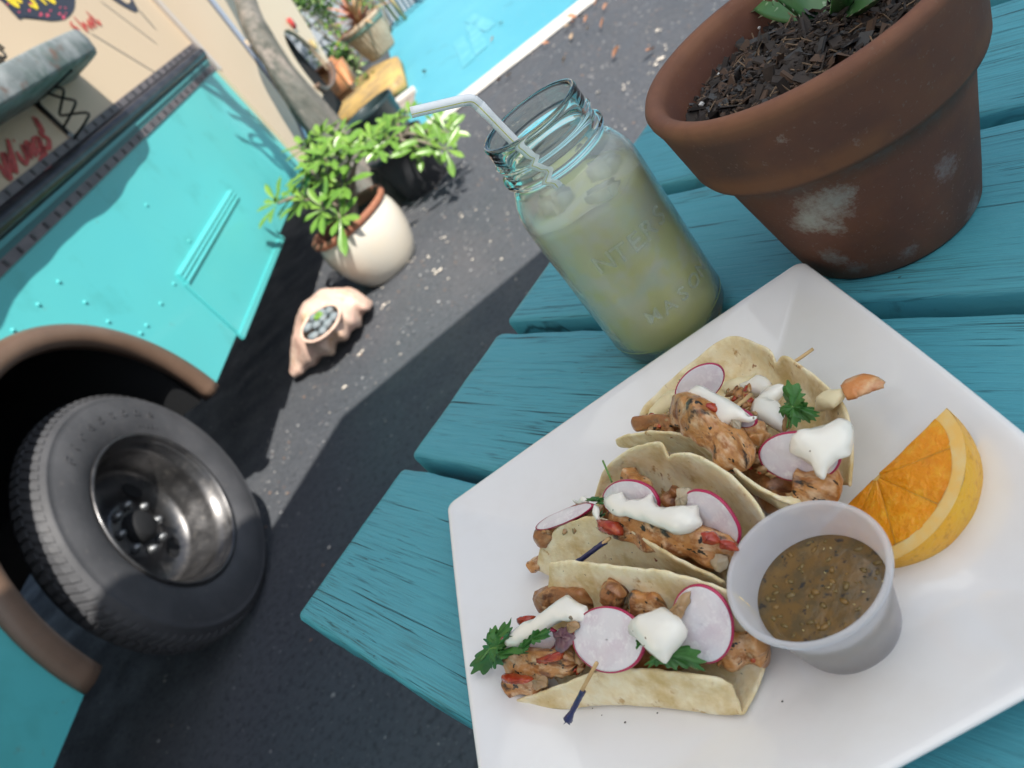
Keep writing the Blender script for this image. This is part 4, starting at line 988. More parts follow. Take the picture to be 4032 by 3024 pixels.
def jar_text(body, size, az, z, step=None, rad=.0420):
    obm = text_bm(body, size, 0, .0005, .00015)
    xs = [v.co.x for v in obm.verts]; cx = (min(xs) + max(xs)) / 2
    for v in obm.verts:
        a = ja + az + (v.co.x - cx) / rad; r_ = rad + .0002 + v.co.z * .8
        v.co = JC + V((r_ * math.cos(a), r_ * math.sin(a), z + v.co.y))
    return obm
for body, size, az, z in (('MASON', .0135, .36, .0375), ('NTERS', .0175, .22, .086), ('R', .017, -1.15, .075), ('M', .014, -1.10, .028)):
    tot = len(body) * size * .055 / .042 * 13
    for i_, c_ in enumerate(body): part('raised_letter', jar_text(c_, size, az + (i_ - (len(body) - 1) / 2) * size * (20.5 if body == 'MASON' else 15.5), z), m_emb, jar, False)
bm = B()
for z in (.0165,): lathe(bm, [(.04165, z - .0006), (.0421, z), (.0417, z + .0006)], JC, 96)
part('base_ring', bm, m_glass, jar)
# lemonade
m_lem = M('cloudy_lemonade', (.98, .96, .40), .35, .35, trans=.0, ior=1.33, sss=.6, sssr=(1, 1, .8), sssc=.012, var=[((.98, .98, .74), 52, .44, .60, 2), ((.84, .95, .74), 34, .56, .70, 2)], bump=[(60, .25, .003, 2)])
_t = m_lem.node_tree
tc = _t.nodes.new('ShaderNodeTexCoord'); sx_ = _t.nodes.new('ShaderNodeSeparateXYZ'); _t.links.new(tc.outputs['Object'], sx_.inputs[0])
link_mix(m_lem, rng(_t, sx_.outputs[2], .055, .012), (.98, .88, .24))
link_mix(m_lem, mth(_t, 'MULTIPLY', rng(_t, sx_.outputs[2], .07, .135), .55), (.93, .97, .84))
_p = _t.nodes['Principled BSDF']; _rf = _t.nodes.new('ShaderNodeBsdfRefraction'); _rf.inputs['Color'].default_value = (.985, .98, .66, 1); _rf.inputs['Roughness'].default_value = .22; _rf.inputs['IOR'].default_value = 1.06
_mx = _t.nodes.new('ShaderNodeMixShader'); _mx.inputs[0].default_value = .28
_t.links.new(_p.outputs[0], _mx.inputs[1]); _t.links.new(_rf.outputs[0], _mx.inputs[2]); _t.links.new(_mx.outputs[0], _t.nodes['Material Output'].inputs[0])
bm = B(); rows = lathe(bm, [(0, .0004), (.032, .0006), (.0368, .0045), (.0389, .0145), (.0394, .0255), (.0394, .1125), (.0396, .1178), (.0388, .1172), (.034, .1165), (.02, .1165), (0, .1165)], JC + V((0, 0, .0045)), 80)
for v in bm.verts:
    q = v.co - JC
    if q.z > .1205: v.co.z += .0030 * nz((q.x * 45, q.y * 45, 0), 1) + .0015 * math.sin(math.atan2(q.y, q.x) * 2)
lem = root('lemonade', 'cloudy pale yellow lemonade filling the glass jar', 'drink', JC + V((0, 0, .0045)))
part('liquid', bm, m_lem, lem)
m_ice = M('ice', (.93, .97, .95), .18, .5, trans=.55, ior=1.12, bump=[(90, .4, .002)])
rr = random.Random(5)
ice_lab = ['ice cube poking from the lemonade at the back left of the jar', 'ice cube floating at the near side of the jar', 'ice cube floating at the right of the jar', 'ice cube sunk at the left of the jar above the raised letters', 'ice cube sunk near the middle of the jar behind the raised letters', 'lowest ice cube sunk in the lemonade near the front', 'ice cube sunk against the right wall of the jar']
for i, (x, y, z) in enumerate(((-.014, .010, .124), (.004, -.024, .119), (.021, .002, .121), (-.016, -.016, .096), (.012, -.020, .082), (-.004, -.026, .064), (.024, -.004, .080))):
    bm = B(); Mr = Matrix.Rotation(rr.random() * 3, 3, 'Z') @ Matrix.Rotation(rr.uniform(-.4, .4), 3, 'X')
    box(bm, lambda a, b, c_: JC + V((x, y, z)) + Mr @ V((a, b, c_)), (-.010, -.009, -.008), (.010, .009, .008)); bmesh.ops.bevel(bm, geom=list(bm.edges), offset=.003, segments=3, affect='EDGES')
    thing('ice_cube', bm, m_ice, ice_lab[i], 'ice cube')
# straw
st = root('drinking_straw', 'bent white drinking straw with yellow stripes standing in the jar', 'straw', JC + V((0, 0, .1)))
ju = V((JC.x, JC.y, 0)).normalized()
def onj(x, y, off=0.0):
    r = ray(x / 1.8228, y / 1.8228); k = (V((JC.x, JC.y, 0)).length + off) / r.dot(ju); return r * k + V((0, 0, CAMZ))
sA, sB, sC = onj(1618, 443, .002), onj(1860, 387, .002), onj(2125, 660, .006)
low = sC + (sC - sB).normalized() * .07
dirs = (sB - sA).normalized()
b1_ = sB - dirs * .006; b2_ = sB + (sC - sB).normalized() * .006
path = [sA + (b1_ - sA) * (i / 8) for i in range(8)] + catmull([b1_, sB.lerp((b1_ + b2_) / 2, .35), b2_], 18) + [b2_ + (low - b2_) * (i / 14) for i in range(1, 15)]
m_straw = M('straw_plastic', (.90, .92, .92), .3, .5); m_sy = M('straw_stripe', (.62, .62, .10), .35)
bm = B(); k0 = [0]
rings = tube(bm, path, lambda t: .0032, 36, False)
for ri in range(8, 26):
    for v in rings[ri]:
        c_ = path[ri]; v.co = c_ + (v.co - c_) * (1.0 + (.10 if ri % 2 else -.04))
for f_ in bm.faces:
    pass
nseg = 36
for i, f_ in enumerate(list(bm.faces)):
    if (i % nseg) in (2, 14, 26): f_.material_index = 1
o_ = part('tube', bm, [m_straw, m_sy], st); mod(o_, 'SOLIDIFY', thickness=.00025)

# ================================================================== PLATE
ca_, sa_ = math.cos(math.radians(-13.03)), math.sin(math.radians(-13.03))
PA, PE = V((ca_, sa_, 0)), V((-sa_, ca_, 0)); PCt = PA * -.0485 + PE * .2785
def PL(a, e, z): return PA * a + PE * e + V((0, 0, TZ + z))      # plate coordinates
plate = root('square_plate', 'square white ceramic plate with flared sides holding the tacos', 'plate', PCt + V((0, 0, TZ)))
def sq_ring(h, r, z, bow=0.0, n=14, m=6):
    out = []
    for k in range(4):
        ax, ay = [(1, -1), (1, 1), (-1, 1), (-1, -1)][k]
        a0 = [-PI / 2, 0, PI / 2, PI][k]
        cx, cy = ax * (h - r), ay * (h - r)
        arc = [(cx + r * math.cos(a0 + PI / 2 * j / m), cy + r * math.sin(a0 + PI / 2 * j / m)) for j in range(m + 1)]
        out += arc
        nx_, ny_ = [(1, 1), (-1, 1), (-1, -1), (1, -1)][k]
        b0 = [0, PI / 2, PI, 3 * PI / 2][k]
        e0 = arc[-1]; e1 = (nx_ * (h - r) + r * math.cos(b0 + PI / 2 * 0) if False else None)
        cx2, cy2 = nx_ * (h - r), ny_ * (h - r); a2 = [0, PI / 2, PI, 3 * PI / 2][k]
        e1 = (cx2 + r * math.cos(a2), cy2 + r * math.sin(a2))
        for j in range(1, n):
            t = j / n; bx = bow * math.sin(PI * t)
            out.append((e0[0] + (e1[0] - e0[0]) * t + bx * math.cos(a2), e0[1] + (e1[1] - e0[1]) * t + bx * math.sin(a2)))
    return [PCt + PA * x + PE * y + V((0, 0, TZ + z)) for x, y in out]
H = .1372
rings = [sq_ring(.060, .02, .0006), sq_ring(.078, .016, .0006), sq_ring(.084, .014, .0015), sq_ring(.092, .012, .005), sq_ring(.115, .010, .0125), sq_ring(H - .003, .007, .0195, .0015), sq_ring(H, .0065, .0210, .002), sq_ring(H + .0003, .0065, .0222, .002), sq_ring(H - .0008, .006, .0232, .002), sq_ring(H - .003, .0055, .0232, .002),
         sq_ring(H - .0065, .005, .0222, .0015), sq_ring(.118, .004, .0166, .001), sq_ring(.103, .004, .0118), sq_ring(.094, .004, .0090), sq_ring(.0905, .005, .0082), sq_ring(.087, .007, .0078), sq_ring(.07, .01, .0076), sq_ring(.03, .01, .0076)]
bm = B(); grid(bm, [r + [r[0]] for r in rings]); bmesh.ops.remove_doubles(bm, verts=bm.verts, dist=1e-6)
bm.verts.ensure_lookup_table(); N_ = len(rings[0])
bm.faces.new([bm.verts.new(p - V((0, 0, 0))) for p in rings[-1]]); bm.faces.new([bm.verts.new(p) for p in rings[0]][::-1]); bmesh.ops.remove_doubles(bm, verts=bm.verts, dist=1e-6)
part('dish', recalc(bm), m_ceramic, plate)

# ================================================================== SALSA CUP, ORANGE
CC = V((.0356, .2006, TZ + .0077))
m_cup = M('translucent_plastic', (.90, .90, .90), .35, .4); _t = m_cup.node_tree; _p = _t.nodes['Principled BSDF']
_a = _t.nodes.new('ShaderNodeBsdfTranslucent'); _a.inputs[0].default_value = (.84, .84, .86, 1); _tp = _t.nodes.new('ShaderNodeBsdfTransparent'); _tp.inputs[0].default_value = (.9, .9, .95, 1)
_m1 = _t.nodes.new('ShaderNodeMixShader'); _m1.inputs[0].default_value = .35; _m2 = _t.nodes.new('ShaderNodeMixShader'); _m2.inputs[0].default_value = .48
_t.links.new(_p.outputs[0], _m1.inputs[1]); _t.links.new(_a.outputs[0], _m1.inputs[2]); _t.links.new(_m1.outputs[0], _m2.inputs[1]); _t.links.new(_tp.outputs[0], _m2.inputs[2]); _t.links.new(_m2.outputs[0], _t.nodes['Material Output'].inputs[0])
cup = root('salsa_cup', 'small translucent white plastic cup of salsa standing on the plate', 'cup', CC)
bm = B(); lathe(bm, [(0, .0008), (.0205, .0006), (.0222, .002), (.0275, .031), (.0285, .0345), (.0300, .0365), (.0306, .0395), (.0318, .0405), (.0324, .0418), (.0318, .0430), (.0306, .0432), (.0297, .0425), (.0290, .038), (.0278, .0355), (.0268, .031), (.0216, .0032), (0, .0020)], CC, 96)
part('cup_body', bm, m_cup, cup)
m_sal = M('green_brown_salsa', (.17, .094, .022), .10, .5, var=[((.11, .072, .024), 130, .42, .58, 5), ((.22, .13, .04), 70, .55, .70, 4), ((.035, .028, .02), 210, .60, .68, 3)], bump=[(160, .16, .0010), (60, .14, .002)], sss=.1, sssc=.003, coat=.35)
bm = B(); lathe(bm, [(0, .0024), (.0219, .0034), (.0263, .0262), (.0259, .0268), (.02, .0267), (0, .0267)], CC, 72)
for v in list(bm.verts): pass
bmesh.ops.recalc_face_normals(bm, faces=bm.faces)
sal = root('salsa', 'brown green tomatillo salsa with pale seeds inside the plastic cup', 'salsa', CC + V((0, 0, .0025)))
part('sauce', bm, m_sal, sal)
rr = random.Random(15); bm = B()
m_seed = [M('pale_seed', (.50, .40, .18), .35), M('dark_fleck', (.03, .03, .02), .5), M('salsa_pulp', (.17, .115, .038), .2), M('amber_pulp', (.21, .12, .032), .2)]
for i in range(75):
    a, r = rr.random() * 6.28, .0243 * math.sqrt(rr.random()); k = rr.random(); mi = 0 if k < .22 else (1 if k < .36 else (2 if k < .75 else 3))
    s = rr.uniform(.0004, .0008) if mi < 2 else rr.uniform(.0007, .0020)
    g = ico(bm, CC + V((r * math.cos(a), r * math.sin(a), .0267)), s, 1, (1.2, .7, .28), Matrix.Rotation(rr.random() * 6, 3, 'Z'), .6, 300, i)
    for f_ in set(f for q in g for f in q.link_faces): f_.material_index = mi
part('seeds_and_pulp', bm, m_seed, sal, kind='stuff')
# orange wedge
ow = root('orange_wedge', 'thick orange wedge with peel leaning on the side of the plate', 'orange wedge', pt(1960, 1080, TZ + .012))
T1 = pt(2044, 882, TZ + .034); Cc = pt(1893, 1030, TZ + .020)
T1 = Cc + (T1 - Cc)
OR_ = (T1 - Cc).length; axo = (T1 - Cc).normalized()
outp = pt(2056, 1092, TZ + .027) - Cc; od = (outp - axo * outp.dot(axo)).normalized()      # in the cut face, away from the core
nf = axo.cross(od).normalized()
if nf.dot(V((0, 0, CAMZ)) - Cc) < 0: nf = -nf
OR_ = max(.034, min(.043, OR_))
def orp(th, r, dep):  # polar on the face, depth under the face along the wedge
    return Cc + (axo * math.cos(th) + od * math.sin(th)) * r - nf * dep
THK = math.radians(52)
def wedge_dir(th, ph):
    d = od * math.cos(ph) - nf * math.sin(ph); return axo * math.cos(th) + d * math.sin(th)
m_rind = M('orange_peel', (.80, .375, .012), .34, .5, var=[((.72, .42, .02), 24, .4, .7), ((.60, .27, .008), 300, .55, .7, 2)], bump=[(520, .6, .0010, 2), (60, .1, .001)], sss=.1, sssc=.003)
m_pith = M('orange_pith', (.86, .53, .14), .6, var=[((.82, .62, .28), 90, .4, .7)], bump=[(200, .3, .0006)], sss=.25, sssr=(1, .7, .3), sssc=.004)
m_flesh = M('orange_flesh', (.86, .315, .010), .2, .5, var=[((.90, .42, .03), 130, .45, .65, 3), ((.76, .235, .007), 60, .5, .7)], bump=[(420, .7, .0012), (140, .5, .0018)], sss=.4, sssr=(1, .45, .1), sssc=.006, coat=.25)
m_memb = M('orange_membrane', (.80, .52, .16), .4, sss=.3, sssr=(1, .6, .2), sssc=.004)
bm = B(); NTH, NPH = 40, 12
grid(bm, [[Cc + wedge_dir(PI * i / NTH, THK * j / NPH) * (OR_ * (1 + .01 * nz((i * .3, j * .3, 0), 1))) for i in range(NTH + 1)] for j in range(NPH + 1)]); part('peel', recalc(bm), m_rind, ow)
for fi, ph in (('cut_face', 0.0), ('lower_cut_face', THK)):
    bm = B(); fr = .85
    def fp(th, r): return Cc + wedge_dir(th, ph) * r
    grid(bm, [[fp(PI * i / NTH, OR_ * (fr + (1 - fr) * k / 3)) for i in range(NTH + 1)] for k in range(4)]); part('pith', recalc(bm), m_pith, ow)
    nn = nf if ph == 0 else -(od.cross(axo)).normalized()
    nout = (nf if ph == 0 else (-nf * math.cos(ph) - od * math.sin(ph)))
    segs = [0, .50, 1.22, 1.90, 2.62, PI]
    for a, b in zip(segs, segs[1:]):
        bm = B(); rows = []
        for k in range(7):
            row = []
            for i in range(11):
                th = a + .004 + (b - a - .008) * i / 10; r = OR_ * (.05 + (fr - .05 + .012 * math.sin(PI * i / 10)) * k / 6)
                hgt = .0005 * math.sin(PI * i / 10) ** .5 * math.sin(PI * min(1, (k + .6) / 6.6)) ** .5 + .0006 * nz((th * 9, r * 500, ph), 1)
                row.append(fp(th, r) + nout * (hgt + .0002))
            rows.append(row)
        grid(bm, rows); part('segment', recalc(bm), m_flesh, ow)
    bm = B(); grid(bm, [[fp(PI * i / NTH, OR_ * fr * 1.0 * k / 3) - nout * .0001 for i in range(NTH + 1)] for k in range(4)]); part('membrane', recalc(bm), m_memb, ow)

# ================================================================== TACOS
m_tort = M('corn_tortilla', (.80, .67, .41), .72, .3, var=[((.84, .75, .53), 120, .40, .60), ((.58, .43, .19), 45, .46, .66), ((.50, .31, .12), 130, .62, .72, 4), ((.34, .17, .07), 110, .69, .76, 3), ((.10, .05, .03), 330, .735, .76, 2)], bump=[(700, .45, .0007), (180, .5, .0016), (60, .35, .003)], sss=.25, sssr=(1, .7, .35), sssc=.004)
m_chick = M('grilled_chicken', (.50, .235, .075), .34, .5, var=[((.64, .44, .26), 130, .48, .62, 3), ((.33, .125, .03), 160, .48, .62, 5), ((.20, .065, .018), 85, .55, .64, 4), ((.030, .018, .010), 75, .575, .635, 4), ((.014, .012, .008), 240, .63, .65, 2)],
    bump=[(420, .5, .0010, 3), (150, .5, .0020, 3)], sss=.15, sssr=(1, .5, .25), sssc=.004, coat=.25, rvar=(60, .25, .55), coord='UV', scale=(.85, 1.2, 1))
m_chd = M('browned_chicken', (.30, .12, .038), .36, .5, var=[((.46, .24, .10), 100, .48, .64, 3), ((.12, .04, .015), 95, .52, .64, 4), ((.020, .014, .009), 80, .62, .68, 4)],
    bump=[(420, .5, .0010, 3), (150, .5, .0020, 3)], sss=.1, sssc=.003, coat=.25, coord='UV', scale=(.85, 1.2, 1))
m_bitc = M('chopped_chicken', (.42, .20, .07), .4, .5, var=[((.2, .07, .02), 300, .5, .65)], coat=.2)
m_rad = M('radish_flesh', (.72, .68, .69), .35, .5, var=[((.62, .52, .57), 70, .48, .72), ((.80, .76, .76), 260, .5, .7, 2)], bump=[(300, .12, .0005)], sss=.35, sssr=(1, .8, .8), sssc=.003, coat=.2)
m_rsk = M('radish_skin', (.42, .012, .075), .3, .5, var=[((.30, .01, .06), 120, .45, .7)], coat=.3)
m_crem = M('white_cream', (.82, .785, .69), .2, .5, sss=.3, sssr=(1, .9, .7), sssc=.003, coat=.25, var=[((.25, .20, .14), 260, .74, .75, 1)])
m_chee = M('melted_cheese', (.76, .66, .42), .45, .4, var=[((.70, .55, .30), 80, .5, .7)], bump=[(120, .4, .0012)], sss=.3, sssr=(1, .8, .4), sssc=.004)
m_cil = M('cilantro_leaf', (.035, .135, .022), .42, .5, var=[((.06, .20, .035), 90, .4, .7), ((.025, .09, .018), 40, .5, .7)], bump=[(260, .5, .0008)], sss=.12, sssr=(.3, .7, .1), sssc=.002)
m_cst = M('cilantro_stem', (.12, .25, .05), .4)
m_oni = M('cooked_onion', (.55, .44, .28), .25, .5, trans=.25, sss=.35, sssr=(1, .8, .5), sssc=.004, var=[((.62, .55, .42), 90, .4, .7)], coat=.3)
m_onb = M('browned_onion', (.33, .19, .08), .25, .5, sss=.2, sssc=.003, coat=.3, var=[((.45, .30, .15), 90, .4, .7)])
m_onp = M('purple_onion', (.16, .07, .09), .25, .5, coat=.3, var=[((.35, .25, .25), 60, .5, .7)])
m_tom = M('red_tomato', (.34, .035, .014), .22, .5, coat=.35, var=[((.46, .09, .025), 200, .45, .65)], sss=.15, sssr=(1, .3, .1), sssc=.003)
m_pick = M('toothpick_wood', (.62, .42, .20), .6, var=[((.5, .32, .14), 60, .4, .7)])
m_cel = M('blue_cellophane', (.012, .020, .085), .3, .5, coat=.3, var=[((.02, .06, .25), 200, .62, .7)])
m_crisp = M('crisped_cheese', (.62, .25, .08), .45, .5, var=[((.72, .48, .26), 70, .45, .62, 4), ((.42, .12, .03), 50, .55, .7)], bump=[(300, .5, .001), (90, .4, .002)], coat=.2, sss=.15, sssc=.003)
m_herb = M('dark_herb', (.02, .022, .012), .6)
def z0(v): return v - .75 + TZ
def row(P, n=54):
    return catmull([pt(u, v, z0(z)) for u, v, z in P], n)
def tortilla(name, label, rows, seed, m=m_tort):
    G = [row(r) for r in rows]; NV = 40
    cols = [catmull([g[i] for g in G], NV) for i in range(len(G[0]))]
    bm = B(); rr_ = []
    for j in range(NV):
        rr_.append([cols[i][j] + V((0, 0, 1)) * (.0012 * nz(cols[i][j], 55, seed) + .0005 * nz(cols[i][j], 190, seed)) + (.0010 * nz(cols[i][j], 260, seed) * V((1, 1, 0)) if j in (0, NV - 1) or i in (0, len(cols) - 1) else V((0, 0, 0))) for i in range(len(cols))])
    grid(bm, rr_); recalc(bm)
    o = thing(name, bm, m, label, 'tortilla')
    mod(o, 'SOLIDIFY', thickness=.0019, offset=0.0); mod(o, 'SUBSURF', levels=1, render_levels=1)
    return o
tortilla('tortilla', 'folded corn tortilla of the taco nearest the plate corner, lying lowest', [
    [(1188, 1215, .800), (1240, 1211, .803), (1300, 1217, .805), (1400, 1228, .805), (1500, 1250, .803), (1590, 1285, .797), (1640, 1330, .785)],
    [(1180, 1285, .785), (1240, 1300, .782), (1310, 1310, .782), (1400, 1322, .781), (1500, 1338, .779), (1590, 1365, .776), (1652, 1405, .771)],
    [(1140, 1400, .763), (1230, 1425, .7605), (1310, 1432, .7597), (1400, 1435, .7597), (1500, 1445, .7597), (1590, 1455, .7600), (1655, 1440, .763)],
    [(1098, 1522, .7605), (1200, 1527, .7597), (1300, 1520, .7597), (1400, 1522, .7597), (1490, 1531, .7597), (1560, 1541, .7597), (1612, 1538, .7605)],
    [(1094, 1521, .7625), (1190, 1505, .766), (1300, 1480, .771), (1400, 1480, .772), (1490, 1492, .770), (1560, 1506, .767), (1598, 1520, .765)],
    [(1090, 1519, .764), (1180, 1489, .772), (1300, 1446, .780), (1400, 1446, .782), (1500, 1457, .780), (1560, 1468, .777), (1580, 1475, .773)]], 1)
tortilla('tortilla', 'folded corn tortilla of the middle taco with the blue pick through its front', [
    [(1283, 1075, .784), (1306, 1015, .799), (1350, 975, .810), (1400, 960, .816), (1430, 958, .818), (1443, 990, .813), (1455, 980, .817), (1500, 980, .818), (1568, 1019, .815), (1630, 1080, .805), (1658, 1130, .795)],
    [(1288, 1092, .780), (1320, 1062, .785), (1370, 1035, .789), (1410, 1030, .792), (1430, 1032, .793), (1445, 1040, .792), (1460, 1040, .793), (1500, 1052, .793), (1560, 1092, .789), (1610, 1142, .784), (1640, 1172, .779)],
    [(1175, 1222, .765), (1240, 1185, .764), (1320, 1172, .764), (1370, 1175, .764), (1400, 1180, .764), (1430, 1190, .764), (1460, 1200, .764), (1490, 1210, .764), (1530, 1232, .764), (1575, 1252, .764), (1605, 1262, .767)],
    [(1165, 1230, .764), (1200, 1246, .763), (1250, 1252, .763), (1290, 1255, .763), (1330, 1258, .763), (1370, 1262, .763), (1410, 1265, .763), (1450, 1268, .763), (1500, 1272, .763), (1540, 1272, .764), (1575, 1270, .768)],
    [(1162, 1212, .771), (1172, 1170, .784), (1212, 1131, .795), (1250, 1118, .800), (1285, 1115, .802), (1330, 1128, .802), (1380, 1153, .802), (1420, 1180, .802), (1470, 1210, .801), (1525, 1238, .798), (1566, 1257, .794)]], 2)
tortilla('tortilla', 'wide open corn tortilla of the farthest taco, resting on the far side of the plate', [
    [(1378, 908, .773), (1388, 882, .776), (1430, 838, .780), (1490, 785, .784), (1545, 740, .787), (1585, 724, .789), (1640, 742, .789), (1670, 765, .788), (1676, 790, .784), (1690, 767, .788), (1735, 792, .788), (1785, 832, .787), (1828, 882, .785), (1842, 960, .780), (1838, 1055, .773)],
    [(1400, 922, .768), (1425, 905, .768), (1460, 880, .768), (1510, 850, .769), (1560, 825, .770), (1600, 815, .771), (1640, 822, .771), (1668, 832, .771), (1685, 842, .771), (1700, 850, .771), (1735, 880, .771), (1765, 915, .770), (1790, 950, .770), (1806, 1000, .769), (1812, 1052, .767)],
    [(1372, 958, .775), (1410, 950, .773), (1440, 948, .770), (1480, 952, .767), (1520, 970, .764), (1555, 990, .763), (1590, 1010, .762), (1620, 1030, .762), (1645, 1045, .762), (1665, 1058, .762), (1690, 1072, .762), (1715, 1082, .762), (1740, 1088, .762), (1765, 1090, .763), (1785, 1088, .765)],
    [(1338, 964, .785), (1380, 966, .784), (1420, 968, .783), (1460, 974, .781), (1500, 985, .779), (1540, 1005, .777), (1575, 1028, .775), (1605, 1050, .773), (1630, 1068, .771), (1650, 1082, .770), (1675, 1096, .769), (1700, 1108, .768), (1725, 1115, .768), (1745, 1118, .768), (1760, 1118, .769)],
    [(1330, 950, .790), (1352, 940, .796), (1380, 934, .801), (1420, 932, .805), (1470, 936, .808), (1500, 947, .810), (1530, 968, .810), (1560, 992, .810), (1590, 1016, .808), (1615, 1036, .807), (1640, 1052, .805), (1665, 1066, .802), (1690, 1078, .799), (1712, 1087, .796), (1732, 1094, .793)]], 3)
def chicken(P, r, label, m=None, flat=1.0, seed=0, cat='chicken piece', name='chicken_piece'):
    path = catmull([pt(u, v, z0(z)) for u, v, z in P], 44); bm = B()
    def rad(t):
        e = min(t, 1 - t) * 2; return r * min(1, (e * 3.2) ** .5 + .12) * (1 + .12 * math.sin(t * 9 + seed))
    def fn(q, p):
        d = q - p; k = 1 + .34 * nz(q, 90, seed) + .07 * nz(q, 260, seed) + .04 * nz(q, 700, seed); ax = abs(d.x) + abs(d.y) + abs(d.z); d = d * (d.length * 1.62 / max(ax, 1e-6)) ** .8; return p + V((d.x, d.y, d.z * flat)) * k
    rings = tube(bm, path, rad, 36, fn=fn)
    uvl = bm.loops.layers.uv.new('along'); idx = {v: (i / 43, k / 36) for i, rg in enumerate(rings) for k, v in enumerate(rg)}
    Lp = sum((b - a_).length for a_, b in zip(path, path[1:]))
    for f_ in bm.faces:
        kk = [idx[l.vert][1] for l in f_.loops]; wrap = max(kk) - min(kk) > .5
        for l in f_.loops:
            t, k = idx[l.vert]; k = k + 1 if wrap and k < .5 else k
            l[uvl].uv = (t * Lp + seed, k * 6.28 * r + seed * .37)
    return thing(name, bm, m or m_chick, label, cat)
ch_ = [
 ([(1162, 1300, .776), (1215, 1283, .784), (1290, 1305, .781)], 0.0057, 'browned chicken strip at the back left of the lowest taco, above the curl of cream', m_chd),
 ([(1312, 1305, .788), (1338, 1262, .797)], 0.0059, 'dark upright chicken chunk in the middle back of the lowest taco', m_chd),
 ([(1368, 1298, .789), (1440, 1312, .786)], 0.0061, 'pale chicken chunk behind the cream dollop of the lowest taco', None),
 ([(1098, 1435, .771), (1160, 1428, .776), (1250, 1432, .775)], 0.0076, 'chicken strip under the left radish of the lowest taco', None),
 ([(1095, 1490, .766), (1130, 1478, .768), (1178, 1478, .768)], 0.0055, 'charred pale chicken end at the left tip of the lowest taco', None),
 ([(1545, 1405, .774), (1610, 1395, .771), (1662, 1398, .769)], 0.0080, 'large charred chicken chunk at the right end of the lowest taco', None),
 ([(1260, 1380, .768), (1360, 1390, .768), (1480, 1395, .768), (1540, 1400, .767)], 0.0100, 'chicken buried under the radishes of the lowest taco', m_chd),
 ([(1160, 1172, .782), (1215, 1130, .790), (1290, 1098, .792)], 0.0049, 'thin chicken strip under the left radish edge of the middle taco', m_chd),
 ([(1320, 1118, .797), (1430, 1150, .797), (1520, 1178, .795), (1605, 1205, .790)], 0.0080, 'long reddish chicken strip along the front of the middle taco', None),
 ([(1352, 1022, .799), (1395, 1068, .800)], 0.0042, 'small chicken piece at the back of the middle taco behind the radish', None),
 ([(1438, 1095, .799), (1470, 1058, .803)], 0.0038, 'small dark chicken piece beside the pale onion of the middle taco', m_chd),
 ([(1145, 1228, .766), (1175, 1205, .770)], 0.0034, 'torn chicken stub sticking from the left tip of the middle taco', None),
 ([(1310, 1110, .780), (1420, 1140, .778), (1560, 1200, .776)], 0.0120, 'chicken buried in the fold of the middle taco', m_chd),
 ([(1462, 872, .806), (1520, 908, .812), (1570, 958, .810), (1612, 1015, .804)], 0.0082, 'thick grilled chicken strip at the front of the farthest taco', None),
 ([(1368, 920, .795), (1420, 912, .797), (1480, 930, .796)], 0.0042, 'thin dark chicken strip at the left end of the farthest taco', m_chd),
 ([(1605, 925, .802), (1640, 965, .799)], 0.0061, 'rounded chicken chunk between the thick strip and the front radish', None),
 ([(1715, 1045, .792), (1760, 1052, .790), (1812, 1078, .783)], 0.0084, 'pale chicken chunk under the front radish next to the salsa cup', None),
 ([(1480, 925, .784), (1560, 970, .782), (1640, 1020, .780), (1740, 1060, .778)], 0.0115, 'chicken buried in the fold of the farthest taco', m_chd)]
for i, (P, r, lab, m_) in enumerate(ch_): chicken(P, r, lab, m_, seed=i * 3.7)
def radish(c, e1, e2, label, curl=.0):
    c = pt(c[0], c[1], z0(c[2])); a = pt(e1[0], e1[1], z0(e1[2])) - c; b = pt(e2[0], e2[1], z0(e2[2])) - c
    n = a.cross(b).normalized(); b = n.cross(a).normalized() * (b.length)
    if n.dot(V((0, 0, CAMZ)) - c) < 0: n = -n
    ro = root('radish_slice', label, 'radish slice', c)
    K = 56; th = .0009
    def P(r, t, h): return c + a * (r * math.cos(t)) + b * (r * math.sin(t)) + n * (h + curl * (r * math.cos(t)) ** 2 + .0006 * nz((r * math.cos(t) * 2, r * math.sin(t) * 2, c.x * 50), 1))
    bm = B(); rings = [[P(r, 2 * PI * k / K, h) for k in range(K + 1)] for r, h in ((.02, th), (.3, th), (.6, th), (.9, th), (.945, th), (.945, -th), (.5, -th), (.02, -th))]
    grid(bm, rings); bmesh.ops.remove_doubles(bm, verts=bm.verts, dist=1e-7); part('flesh', recalc(bm), m_rad, ro)
    bm = B(); rings = [[P(r, 2 * PI * k / K, h) for k in range(K + 1)] for r, h in ((.945, th), (.980, th * 1.0), (1.0, th * .5), (1.0, -th * .6), (.945, -th))]
    grid(bm, rings); bmesh.ops.remove_doubles(bm, verts=bm.verts, dist=1e-7); part('skin', recalc(bm), m_rsk, ro)
radish((1313, 1381, .791), (1238, 1384, .789), (1308, 1309, .799), 'round radish slice in the middle of the lowest taco with a toothpick tip before it')
radish((1517, 1347, .792), (1585, 1372, .789), (1532, 1266, .803), 'large radish slice at the right of the lowest taco beside the salsa cup')
radish((1132, 1392, .785), (1205, 1366, .788), (1122, 1362, .793), 'tilted radish slice at the left end of the lowest taco under cilantro')
radish((1362, 1082, .806), (1305, 1088, .803), (1352, 1036, .815), 'radish slice at the left of the middle taco half under white cream', .0)
radish((1535, 1122, .802), (1598, 1168, .796), (1560, 1080, .811), 'radish slice at the right of the middle taco beside the pale onion')
radish((1218, 1117, .797), (1158, 1141, .791), (1213, 1106, .7975), 'radish slice seen nearly edge on at the left tip of the middle taco')
radish((1511, 831, .806), (1464, 868, .803), (1532, 862, .798), 'radish slice standing at the back left of the farthest taco with a cream drip')
